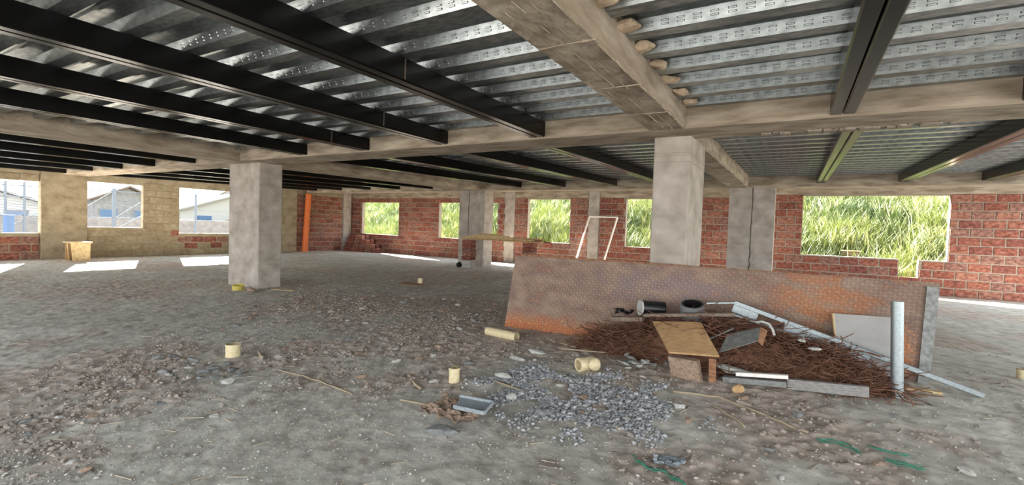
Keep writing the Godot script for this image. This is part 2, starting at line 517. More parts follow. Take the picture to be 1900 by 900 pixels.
func build_walls() -> void:
	var dW := 17.05
	var aw := Vector3.RIGHT
	var inw := Vector3.BACK
	# back wall, panel by panel between its concrete posts
	var o := P(0, 0, dW)
	var mats: Array = M.bricks
	var r := thing("wall_back", "red brick back wall panel with two window openings beside the brick heap", "wall", Vector3.ZERO, "", "structure")
	brick_wall(r, o, aw, inw, -20.0, -10.52, 3.2, [[-19.15, -16.6, 0.86, 2.54], [-14.08, -10.9, 0.89, 2.55]], [], mats, 2.7, M.beam_row, M.mortar, 101)
	r = thing("wall_back", "red brick back wall panel with one opening behind the stacked planks", "wall", Vector3.ZERO, "", "structure")
	brick_wall(r, o, aw, inw, -10.03, -6.78, 3.2, [[-9.42, -7.55, 0.92, 2.64]], [], mats, 2.7, M.beam_row, M.mortar, 102)
	r = thing("wall_back", "red brick back wall panel with one opening behind the white frame", "wall", Vector3.ZERO, "", "structure")
	brick_wall(r, o, aw, inw, -6.34, -1.4, 3.2, [[-5.33, -3.4, 0.91, 2.65]], [], mats, 2.7, M.beam_row, M.mortar, 103)
	r = thing("wall_back", "red brick back wall with the widest opening and a notch in its sill", "wall", Vector3.ZERO, "", "structure")
	brick_wall(r, o, aw, inw, -1.4, 6.6, 3.2, [[0.19, 3.58, 0.95, 2.74], [2.56, 2.985, 0.43, 0.95]], [], mats, 2.78, M.beam_row, M.mortar, 104)
	# posts in the back wall
	for q in [[-20.5, -20.0, "pale concrete corner post beside the brick heap"], [-10.52, -10.03, "pale concrete wall post behind the stacked planks"], [-6.78, -6.34, "concrete wall post behind the white leaning frame"]]:
		var st := begin()
		range_box(st, q[0] + 0.012, q[1] - 0.012, 0.0, 3.07, dW - 0.03, dW + 0.24, 0.012)
		one("concrete_post", finish(st), M.column, Transform3D(), q[2], "post")
	# street-side wall
	var ol := P(-19.98, 0, 0)
	var fwd := Vector3.FORWARD
	r = thing("wall_left", "mortar smeared brick street-side wall with three window openings", "wall", Vector3.ZERO, "", "structure")
	brick_wall(r, ol, fwd, Vector3.RIGHT, 2.2, 12.1, 3.1, [[2.95, 5.13, 0.81, 2.45], [6.27, 7.83, 1.02, 2.52], [8.99, 11.3, 0.83, 2.55], [5.13, 6.27, 0.0, 3.1]], [], M.smeared, 2.62, M.plaster, M.plaster, 105)
	# red bricks showing below the openings are left bare of mortar
	for b in r.get_children():
		var n: MeshInstance3D = b
		if n.mesh == null or not String(n.name).begins_with("brick"): continue
		var d := -n.position.z
		var h := n.position.y
		var bare := (d < 5.1 and h < 0.85) or (d > 8.75 and d < 12.0 and h < 0.85 and h > 0.2)
		if bare and (int(d * 13.0) % 4 != 0): n.material_override = mats[int(d * 7.0) % 5]
	r = thing("wall_left", "bare red brick wall panel beside the orange pipe", "wall", Vector3.ZERO, "", "structure")
	brick_wall(r, ol, fwd, Vector3.RIGHT, 13.9, 16.5, 3.1, [], [], mats, 2.7, M.plaster, M.mortar, 106)
	var st2 := begin()
	range_box(st2, -20.2, -19.93, 0, 2.955, 5.14, 6.26, 0.012)
	one("concrete_post", finish(st2), M.plaster, Transform3D(), "broad plastered post between two street-side openings", "post")
	st2 = begin()
	range_box(st2, -20.2, -19.93, 0, 3.07, 12.11, 13.89, 0.012)
	one("concrete_post", finish(st2), M.plaster, Transform3D(), "broad pale plastered post beside the orange pipe", "post")
	st2 = begin()
	range_box(st2, -20.25, -19.9, 0, 3.06, 16.51, 17.01, 0.012)
	one("concrete_post", finish(st2), M.column, Transform3D(), "narrow concrete corner post behind the brick heap", "post")
	st2 = begin()
	range_box(st2, -20.2, -19.98, 0, 3.1, -3.5, 2.2)
	one("wall_left", finish(st2), M.plaster, Transform3D(), "plain plastered end of the street-side wall", "wall", "", "structure")

# ---------------------------------------------------------------- frame of beams and columns
func build_frame() -> void:
	# columns
	var st := begin()
	range_box(st, -1.565, -1.125, 0.0, 2.69, 6.05, 7.1, 0.015)
	var c := thing("concrete_column", "square concrete column standing behind the rusty steel plate", "column")
	mesh_node("shaft", finish(st), M.column, c)
	st = begin()
	for h in [0.95, 2.36, 2.44, 2.47]:
		range_box(st, -1.567, -1.123, h, h + 0.006, 6.046, 7.1)
	mesh_node("form_line", finish(st), M.mortar, c)
	st = begin()
	range_box(st, -10.85, -9.72, -0.02, 2.69, 5.87, 6.4, 0.015)
	c = thing("concrete_column", "wide pale concrete column with a yellow cup at its foot", "column")
	mesh_node("shaft", finish(st), M.column, c)
	st = begin()
	for h in [0.5, 1.15, 2.35]:
		range_box(st, -10.853, -9.717, h, h + 0.005, 5.867, 6.4)
	mesh_node("form_line", finish(st), M.mortar, c)
	c = thing("concrete_column", "cracked concrete column beside the stacked planks", "column")
	split_column(c, -10.85, -9.72, -10.42, 14.32, 14.9, 2.78, M.column, 3)
	c = thing("concrete_column", "cracked concrete column against the brick back wall", "column")
	split_column(c, -1.59, -0.48, -1.02, 14.32, 14.9, 2.78, M.column, 4)
	# beams running towards the back wall
	deep_beam("concrete_beam", "tan concrete beam with mortar plugs, above the rusty plate side", -1.52, -1.10, 2.67, 2.97, -3.3, 5.6, 0.0, true)
	deep_beam("concrete_beam", "concrete beam from the square column to the cracked column at the brick wall", -1.6, -1.13, 2.67, 3.0, 6.28, 14.34, 0.012, false)
	deep_beam("concrete_beam", "concrete beam meeting the front of the wide pale column", -10.47, -9.93, 2.66, 2.97, -3.3, 5.6, 0.0, false)
	deep_beam("concrete_beam", "concrete beam from the wide pale column to the cracked column", -10.5, -9.93, 2.66, 3.0, 6.28, 14.34, 0.014, false)
	# cross beams
	var b := thing("concrete_beam", "long concrete cross beam resting on the two front columns", "beam")
	st = begin()
	range_box(st, -19.9, 6.6, 2.67, 2.97, 5.584, 6.3, 0.02)
	mesh_node("beam_body", finish(st), M.beam_row, b)
	st = begin()
	var g := RandomNumberGenerator.new()
	g.seed = 5
	for k in 34:
		var w := g.randf_range(-0.5, 1.3)
		range_box(st, w, w + g.randf_range(0.03, 0.12), 2.672 - g.randf_range(0.008, 0.024), 2.675, 6.2 - g.randf() * 0.05, 6.298, 0.004)
	mesh_node("mortar_drip", finish(st), M.mortar, b)
	b = thing("concrete_beam", "far concrete cross beam above the cracked columns", "beam")
	st = begin()
	range_box(st, -19.9, 6.6, 2.765, 3.14, 14.32, 14.85, 0.02)
	mesh_node("beam_body", finish(st), M.beam_row, b)

func split_column(c: Node3D, w0: float, w1: float, crack: float, d0: float, d1: float, top: float, m: Material, sd: int) -> void:
	# two pours meet in a ragged open joint
	var g := RandomNumberGenerator.new()
	g.seed = sd
	var edge := []
	for k in 29: edge.append([top * k / 28.0, crack + g.randf_range(-0.018, 0.018), g.randf_range(0.008, 0.022)])
	for s in 2:
		var st := begin()
		for k in 28:
			var a: Array = edge[k]
			var b: Array = edge[k + 1]
			var ea: float = a[1] + (-a[2] if s == 0 else a[2])
			var eb: float = b[1] + (-b[2] if s == 0 else b[2])
			var o := w0 if s == 0 else w1
			var mid := P((o + ea) / 2, (a[0] + b[0]) / 2, (d0 + d1) / 2)
			quad(st, P(o, a[0], d0), P(ea, a[0], d0), P(eb, b[0], d0), P(o, b[0], d0), mid)
			quad(st, P(ea, a[0], d0), P(ea, a[0], d1), P(eb, b[0], d1), P(eb, b[0], d0), mid)
			quad(st, P(o, a[0], d0), P(o, a[0], d1), P(o, b[0], d1), P(o, b[0], d0), mid)
		mesh_node("shaft_half", finish(st), m, c)
	var st2 := begin()
	range_box(st2, w0 + 0.02, w1 - 0.02, 0, top, d0 + 0.06, d1)
	mesh_node("core", finish(st2), m, c)

func deep_beam(called: String, label: String, w0: float, w1: float, h0: float, h1: float, d0: float, d1: float, slope: float, plugs: bool) -> void:
	var b := thing(called, label, "beam")
	var st := begin()
	var m := P((w0 + w1) / 2, (h0 + h1) / 2, (d0 + d1) / 2)
	var rise := slope * (d1 - d0)
	var e := 0.018
	var prof := [Vector2(w0, h1), Vector2(w0, h0 + e), Vector2(w0 + e, h0), Vector2(w1 - e, h0), Vector2(w1, h0 + e), Vector2(w1, h1)]
	m.y += rise / 2
	for k in 6:
		var a: Vector2 = prof[k]
		var c: Vector2 = prof[(k + 1) % 6]
		quad(st, P(a.x, a.y, d0), P(c.x, c.y, d0), P(c.x, c.y + rise, d1), P(a.x, a.y + rise, d1), m)
	for k in range(1, 5):
		for q in [[d0, 0.0], [d1, rise]]:
			tri(st, P(prof[0].x, prof[0].y + q[1], q[0]), P(prof[k].x, prof[k].y + q[1], q[0]), P(prof[k + 1].x, prof[k + 1].y + q[1], q[0]), m)
	mesh_node("beam_body", finish(st), M.beam, b)
	if not plugs: return
	# fins of mortar squeezed between the form boards
	var g := RandomNumberGenerator.new()
	g.seed = 77
	var lines := [[0.10, 0.5], [0.20, 0.9], [0.28, 0.6], [0.395, 1.3]]
	for q in lines:
		var s2 := begin()
		var d: float = 1.4
		while d < 5.5:
			var l := g.randf_range(0.05, 0.16)
			if g.randf() < 0.78:
				var deep: float = g.randf_range(0.003, 0.009) * q[1]
				range_box(s2, w0 + q[0] + g.randf_range(-0.003, 0.003), w0 + q[0] + g.randf_range(0.005, 0.010) * q[1], h0 - deep, h0 + 0.01, d, d + l, 0.003)
			d += l
		mesh_node("mortar_fin", finish(s2), M.beam_row, b)
	for d in [2.78, 3.78, 4.75]:
		var s3 := begin()
		var w := w0 + 0.02
		while w < w1 - 0.02:
			var l2 := g.randf_range(0.03, 0.07)
			range_box(s3, w, minf(w + l2, w1), h0 - g.randf_range(0.003, 0.010), h0 + 0.01, d + g.randf_range(-0.006, 0.0), d + g.randf_range(0.006, 0.014), 0.003)
			w += l2
		mesh_node("mortar_fin", finish(s3), M.beam_row, b)
	# mortar plugs in the ends of the deck flutes
	for k in 8:
		var d := 5.36 - 0.43 * k
		var sz := Vector3(g.randf_range(0.16, 0.24), g.randf_range(0.07, 0.10), g.randf_range(0.17, 0.23))
		var rk := mesh_node("mortar_plug", rock_mesh(200 + k, sz, 0.3, 2), M.mortar_pale, b, Transform3D(Basis(), P(w1 + 0.05, 2.9, d)))
		rk.rotation = Vector3(0, g.randf(), 0)

# ---------------------------------------------------------------- decking and joists
const RIB := 0.43
func deck_sheet(called: String, root: Node3D, w0: float, w1: float, first: float, ribs: int, h: float, slope: float, href: float, dots: float) -> void:
	var st := begin()
	var up := 0.08
	# profile over one rib, running away from the camera side: [d, height]; the last web carries the embossing
	var prof := [[0.0, 0.0], [0.12, 0.0], [0.155, up], [0.215, up], [0.225, up - 0.014], [0.25, up - 0.014], [0.26, up], [0.396, up], [0.43, 0.0]]
	var below := Vector3(0, 100, 0)
	for r in ribs:
		for k in prof.size() - 1:
			var da: float = first + r * RIB + prof[k][0]
			var db: float = first + r * RIB + prof[k + 1][0]
			var ha: float = h + prof[k][1] + slope * (da - href)
			var hb: float = h + prof[k + 1][1] + slope * (db - href)
			quad(st, P(w0, ha, da), P(w1, ha, da), P(w1, hb, db), P(w0, hb, db), P((w0 + w1) / 2, ha, (da + db) / 2) + below)
		if dots > 0.0:
			var d0: float = first + r * RIB + 0.396
			var a := P(0, h + up + slope * (d0 - href), d0)
			var e := P(0, h + slope * (d0 + 0.034 - href), d0 + 0.034) - a
			var n := Vector3(0, -0.034, 0.08).normalized() * 0.006
			for t in [0.3, 0.58]:
				var w := maxf(w0, w1 - dots) + 0.06
				while w < w1 - 0.06:
					var o: Vector3 = a + e * t + Vector3(w, 0, 0)
					var x := Vector3(0.052, 0, 0)
					var y := e * 0.14
					var hi := [o, o + x, o + x + y, o + y]
					var lo := [o + x * 0.1 + y * 0.2 + n, o + x * 0.9 + y * 0.2 + n, o + x * 0.9 + y * 0.8 + n, o + x * 0.1 + y * 0.8 + n]
					var mid := o + x / 2 + y / 2 - n * 4
					quad(st, lo[0], lo[1], lo[2], lo[3], mid)
					for k in 4: quad(st, lo[k], lo[(k + 1) % 4], hi[(k + 1) % 4], hi[k], mid)
					w += 0.105
	mesh_node(called, finish(st), M.galv, root)

func build_deck() -> void:
	var root := thing("ceiling", "galvanised ribbed steel decking between the beams", "ceiling", Vector3.ZERO, "", "structure")
	var spans := [[-19.9, -10.45], [-9.95, -1.5], [-1.12, 6.6]]
	for s in spans.size():
		var w0: float = spans[s][0]
		var w1: float = spans[s][1]
		# front bay, sheets of two ribs
		for k in 10:
			var d := 5.49 - 0.86 * (k + 1) + 0.43
			deck_sheet("deck_sheet", root, w0, w1, d, 2, 2.89, 0.0, 5.58, [0.0, 3.4, 9.0][s] if k < 5 else 0.0)
		# middle bay
		for k in 10:
			var d2 := 6.15 + 0.86 * k
			deck_sheet("deck_sheet", root, w0, w1, d2, 2 if k < 9 else 1, 2.89, 0.02, 5.58, 7.7 if s == 2 else 0.0)
		for k in 3:
			deck_sheet("deck_sheet", root, w0, w1, 14.7 + 0.86 * k, 2, 3.08, 0.0, 5.58, 0.0)
	# poured slab on the decking
	var st := begin()
	range_box(st, -20.4, 6.8, 2.98, 3.2, -3.4, 5.9)
	mesh_node("slab", finish(st), M.beam, root)
	st = begin()
	var mid := P(-5, 3.2, 10)
	var lo := [P(-20.4, 2.985, 5.9), P(6.8, 2.985, 5.9), P(6.8, 3.165, 14.6), P(-20.4, 3.165, 14.6)]
	var hi := [P(-20.4, 3.3, 5.9), P(6.8, 3.3, 5.9), P(6.8, 3.3, 14.6), P(-20.4, 3.3, 14.6)]
	quad(st, lo[0], lo[1], lo[2], lo[3], mid)
	quad(st, hi[0], hi[1], hi[2], hi[3], mid)
	for k in 4: quad(st, lo[k], lo[(k + 1) % 4], hi[(k + 1) % 4], hi[k], mid)
	mesh_node("slab", finish(st), M.beam, root)
	st = begin()
	range_box(st, -20.4, 6.8, 3.17, 3.4, 14.6, 17.45)
	mesh_node("slab", finish(st), M.beam, root)

func joist(w1: float, d0: float, d1: float, h0: float, h1: float, weld: float, label: String, group: String) -> void:
	# two lipped channels welded toe to toe; w1 is the face towards +x
	var wide := 0.21
	var t := thing("steel_joist", label, "joist", P(w1 - wide / 2, h0, d0), group)
	for s in [-1, 1]:
		var st := begin()
		var x0: float = -wide / 2 if s < 0 else 0.004
		var x1: float = -0.004 if s < 0 else wide / 2
		var L := d1 - d0
		var dep := 0.19
		var rise := h1 - h0
		var prof := [Vector2(x0, 0.012), Vector2(x0 + 0.012, 0), Vector2(x1 - 0.012, 0), Vector2(x1, 0.012), Vector2(x1, dep), Vector2(x0, dep)]
		var mid := Vector3((x0 + x1) / 2, dep / 2 + rise / 2, -L / 2)
		for k in 6:
			var a: Vector2 = prof[k]
			var b: Vector2 = prof[(k + 1) % 6]
			quad(st, Vector3(a.x, a.y, 0), Vector3(b.x, b.y, 0), Vector3(b.x, b.y + rise, -L), Vector3(a.x, a.y + rise, -L), mid)
		for k in range(1, 5):
			for q in [[0.0, 0.0], [-L, rise]]:
				tri(st, Vector3(prof[0].x, prof[0].y + q[1], q[0]), Vector3(prof[k].x, prof[k].y + q[1], q[0]), Vector3(prof[k + 1].x, prof[k + 1].y + q[1], q[0]), mid)
		mesh_node("channel", finish(st), M.paint, t)
	if weld > 0.0:
		var st2 := begin()
		var k := weld - d0
		cbox(st2, Transform3D(Basis(), Vector3(wide / 2 + 0.002, 0.1 + (h1 - h0) * k / (d1 - d0), -k)), Vector3(0.008, 0.17, 0.016), 0.003)
		mesh_node("weld_seam", finish(st2), M.weld, t)

func build_joists() -> void:
	var mid_lab := ["black steel joist next to the tan beam with plugs", "black steel joist, second from the tan beam with plugs", "black steel joist, second from the beam at the pale column", "black steel joist next to the beam at the wide pale column"]
	var mw := [-2.87, -4.48, -6.13, -7.75]
	var weld := [2.98, 4.3, 4.83, 0.0]
	for k in 4: joist(mw[k], -3.3, 5.584, 2.690, 2.690, weld[k], mid_lab[k], "joists of the middle front bay")
	var lw := [-11.7, -13.63, -15.45, -17.4, -19.4]
	for k in 5: joist(lw[k], -3.3, 5.584, 2.690, 2.690, 0.0, "black street-side front joist, %s from the beam at the pale column" % ["first", "second", "third", "fourth", "fifth"][k], "joists of the street-side front bay")
	joist(0.45, -3.3, 5.584, 2.690, 2.690, 0.0, "black steel joist of two channels above the debris pile", "joists of the plate side front bay")
	joist(1.785, -3.3, 5.584, 2.690, 2.690, 0.0, "black steel joist beyond the one above the debris pile", "joists of the plate side front bay")
	joist(3.2, -3.3, 5.584, 2.690, 2.690, 0.0, "black steel joist ending far along the cross beam", "joists of the plate side front bay")
	var bw := [-3.15, -4.79, -6.53, -8.2]
	for k in 4: joist(bw[k], 6.3, 14.32, 2.702, 2.860, 0.0, ["black rear-bay joist next to the square concrete column", "black rear-bay joist, second from the square concrete column", "black rear-bay joist, third from the square concrete column", "black rear-bay joist next to the cracked column with the planks"][k], "joists of the middle rear bay")
	var kw := [-12.17, -13.9, -15.6, -17.4, -19.1]
	for k in 5: joist(kw[k], 6.3, 14.32, 2.702, 2.860, 0.0, "black street-side rear joist, %s from the cracked column with planks" % ["first", "second", "third", "fourth", "fifth"][k], "joists of the street-side rear bay")
	var yw := [0.62, 2.25, 3.7, 5.3]
	var yl := ["glossy black joist with green sheen above the widest opening's inner half", "glossy black joist with green sheen above the widest opening's sill notch", "glossy black joist of the rear bay past the widest opening", "glossy black joist of the rear bay at the far brick wall"]
	for k in 4: joist(yw[k], 6.3, 14.32, 2.702, 2.860, 0.0, yl[k], "joists of the plate side rear bay")

# ---------------------------------------------------------------- rusty plate and debris pile
func plate_textures() -> Array:
	var W := 2048
	var H := 512
	var im := Image.create(W, H, false, Image.FORMAT_RGB8)
	var bp := Image.create(W, H, false, Image.FORMAT_RGB8)
	var a := FastNoiseLite.new()
	a.seed = 9
	a.frequency = 0.006
	a.fractal_octaves = 5
	var b := FastNoiseLite.new()
	b.seed = 10
	b.frequency = 0.05
	b.fractal_octaves = 3
	for y in H:
		for x in W:
			var u := float(x) / W
			var v := float(y) / H
			var f := a.get_noise_2d(x, y * 1.6)
			var g := b.get_noise_2d(x, y)
			var c := c8(134, 111, 97).lerp(c8(112, 93, 85), smoothstep(0.0, 0.5, f + 0.2 * g))
			c = c.lerp(c8(146, 124, 108), smoothstep(0.05, 0.5, -f + 0.2 * g))
			# orange rust: along the lower edge at one end, and blooms towards the other
			var o := 0.0
			o = maxf(o, smoothstep(0.70, 0.95, v + 0.12 * f + 0.05 * g) * (1.0 - smoothstep(0.25, 0.38, u)))
			o = maxf(o, 0.62 * smoothstep(0.25, 0.75, f * 0.9 + 0.25 * g + 0.95 * exp(-pow((u - 0.80) / 0.085, 2) - pow((v - 0.28) / 0.33, 2))))
			o = maxf(o, 0.95 * smoothstep(0.3, 0.7, 0.2 * f + 0.25 * g + 0.9 * exp(-pow((u - 0.93) / 0.05, 2) - pow((v - 0.72) / 0.33, 2))))
			o = maxf(o, 0.6 * smoothstep(0.35, 0.6, f + 0.35 * g))
			c = c.lerp(c8(182, 112, 64).lerp(c8(162, 98, 64), 0.5 + g), o)
			c = c.lerp(c8(220, 184, 140), 0.7 * smoothstep(0.33, 0.5, g) * smoothstep(0.2, 0.8, o))
			# bluish mill scale left on the middle
			c = c.lerp(c8(132, 118, 122), 0.55 * smoothstep(0.2, 0.6, f * 0.6 + 0.3 * g + 0.6 * exp(-pow((u - 0.45) / 0.2, 2) - pow((v - 0.25) / 0.2, 2))))
			# raised tread lozenges, rubbed dark where the scale is left
			var px := x / 17.0
			var py := y / 17.0
			var cx := int(floor(px))
			var cy := int(floor(py))
			var lx := px - cx - 0.5
			var ly := py - cy - 0.5
			var s := 1.0 if (cx + cy) % 2 == 0 else -1.0
			var p := (lx + s * ly) * 0.7071
			var q := (lx - s * ly) * 0.7071
			var t := 1.0 - smoothstep(0.7, 1.0, pow(p / 0.42, 2) + pow(q / 0.16, 2))
			var rub := smoothstep(0.1, 0.7, 0.35 + f * 0.5 + 0.7 * exp(-pow((u - 0.25) / 0.16, 2) - pow((v - 0.3) / 0.2, 2)) - 0.5 * smoothstep(0.4, 0.6, u))
			im.set_pixel(x, y, c.lerp(c8(96, 82, 78), 0.45 * t * rub))
			var hh := 0.35 + 0.5 * t + 0.12 * g
			bp.set_pixel(x, y, Color(hh, hh, hh))
	bp.bump_map_to_normal_map(4.0)
	return [ImageTexture.create_from_image(im), ImageTexture.create_from_image(bp)]

func sheet4(tl: Vector3, tr: Vector3, br: Vector3, bl: Vector3, thick: float, back: Vector3, nu := 1) -> ArrayMesh:
	# slab with the four given front corners, uv over its front
	var st := begin()
	var off := back.normalized() * thick
	var mid := (tl + tr + br + bl) / 4 + off / 2
	for k in nu:
		var a := float(k) / nu
		var b := float(k + 1) / nu
		for q in [[a, 0.0], [b, 0.0], [b, 1.0], [a, 0.0], [b, 1.0], [a, 1.0]]:
			st.set_uv(Vector2(q[0], q[1]))
			st.add_vertex(tl.lerp(tr, q[0]).lerp(bl.lerp(br, q[0]), q[1]))
	st.set_uv(Vector2(0.5, 0.02))
	quad(st, tl + off, tr + off, br + off, bl + off, mid)
	quad(st, tl, tr, tr + off, tl + off, mid)
	quad(st, tr, br, br + off, tr + off, mid)
	quad(st, br, bl, bl + off, br + off, mid)
	quad(st, bl, tl, tl + off, bl + off, mid)
	return finish(st)

func build_plate() -> void:
	var tx := plate_textures()
	M.plate = StandardMaterial3D.new()
	M.plate.albedo_texture = tx[0]
	M.plate.normal_enabled = true
	M.plate.normal_texture = tx[1]
	M.plate.normal_scale = 1.3
	M.plate.roughness = 0.62
	M.plate.metallic = 0.15
	var back := P(0, 0, 1)
	var m := sheet4(P(-3.43, 1.087, 5.89), P(1.22, 1.10, 6.0), P(1.17, fh(1.17, 5.93) - 0.01, 5.93), P(-3.50, fh(-3.5, 5.76) - 0.01, 5.76), 0.012, back, 40)
	one("steel_plate", m, M.plate, Transform3D(), "long rusty tread steel plate standing on edge behind the debris pile", "steel plate")
	m = sheet4(P(-3.36, 1.112, 5.925), P(1.0, 1.10, 6.02), P(1.0, 0.06, 5.99), P(-3.42, 0.02, 5.85), 0.012, back, 4)
	one("steel_plate", m, M.wood_brown, Transform3D(), "second brown steel plate tucked close behind the tread plate", "steel plate")
	# slim galvanised flat strip at the free end of the plate
	m = sheet4(P(1.12, 1.06, 5.970), P(1.215, 1.06, 5.972), P(1.168, 0.12, 5.900), P(1.08, 0.12, 5.898), 0.02, back)
	one("flat_bar", m, M.sheet_dull, Transform3D(), "narrow grey steel bar upright at the end of the rusty plate", "bar")

func heap_height(w: float, d: float) -> float:
	# outline of the tangled wire, above the floor
	var prof := [[-2.25, 0.0], [-2.0, 0.16], [-1.7, 0.26], [-1.4, 0.36], [-0.9, 0.46], [-0.3, 0.46], [0.1, 0.38], [0.45, 0.27], [0.7, 0.13], [0.92, 0.0]]
	var h := 0.0
	for k in prof.size() - 1:
		if w >= prof[k][0] and w <= prof[k + 1][0]:
			h = lerpf(prof[k][1], prof[k + 1][1], (w - prof[k][0]) / (prof[k + 1][0] - prof[k][0]))
	var front := 4.95 + 0.12 * absf(w + 0.3) - (0.0 if w > -1.2 else 0.0)
	if w < -1.2: front = 5.05
	var back := 5.72
	var t := clampf((d - front) / (back - front), 0.0, 1.0)
	return h * smoothstep(0.0, 0.55, t) * (1.0 - 0.5 * smoothstep(0.75, 1.0, t))

func build_wire() -> void:
	var root := thing("wire_tangle", "heap of tangled rusty tie wire in front of the steel plate", "wire tangle")
	var st := begin()
	var nw := 60
	var nd := 22
	for i in nw:
		for j in nd:
			var q := []
			for e in [[0, 0], [1, 0], [1, 1], [0, 1]]:
				var w := lerpf(-2.2, 0.88, float(i + e[0]) / nw)
				var d := lerpf(4.96, 5.74, float(j + e[1]) / nd)
				q.append(P(w, fh(w, d) - 0.02 + 0.66 * heap_height(w, d) * (1.0 + 0.5 * n_fine.get_noise_2d(w * 3.0, d * 3.0)), d))
			var mid: Vector3 = (q[0] + q[2]) / 2 - Vector3.UP
			quad(st, q[0], q[1], q[2], q[3], mid)
	mesh_node("packed_wire", finish(st), M.wire, root)
	var g := RandomNumberGenerator.new()
	g.seed = 4
	st = begin(false)
	var ob := []
	for k in 2400:
		var w := g.randf_range(-2.15, 0.85)
		var d := g.randf_range(5.0, 5.7)
		var h := heap_height(w, d)
		if h < 0.02 or (w > -1.36 + (5.33 - d) * 0.6 and w < -0.78 + (5.33 - d) * 0.5 and d < 5.38): continue
		var a := g.randf() * TAU
		var curl := g.randf_range(-1.0, 1.0) * 7.0
		var pitch := g.randf_range(-0.35, 0.35)
		var p := P(w, fh(w, d) + h * g.randf_range(0.62, 1.06) + 0.01, d)
		var pts := PackedVector3Array()
		var n := 6 + g.randi() % 7
		var step := g.randf_range(0.02, 0.045)
		for i in n:
			pts.append(p)
			var dir := Vector3(cos(a), pitch, sin(a)).normalized()
			p += dir * step
			a += curl * step + g.randf_range(-0.25, 0.25)
			pitch = clampf(pitch + g.randf_range(-0.3, 0.28), -0.7, 0.7)
			var fl := fh(p.x, -p.z) + 0.006
			if p.y < fl: p.y = fl
			p.z = minf(maxf(p.z, -5.72), -4.9)
		tube(st, pts, g.randf_range(0.0028, 0.0048), 4)
	var loose := mesh_node("loose_wire", finish(st), M.wire, root)
	loose.set_meta("kind", "stuff")

func oblong(called: String, m: Material, a: Vector3, b: Vector3, wide: float, high: float, label: String, cat: String, group := "", roll := 0.0, bev := 0.004) -> MeshInstance3D:
	# a straight bar from a to b
	var t := between(a, b)
	t.basis = t.basis.rotated((b - a).normalized(), roll)
	return one(called, box_mesh(Vector3(wide, high, snappedf(a.distance_to(b), 0.001)), bev), m, t, label, cat, group)

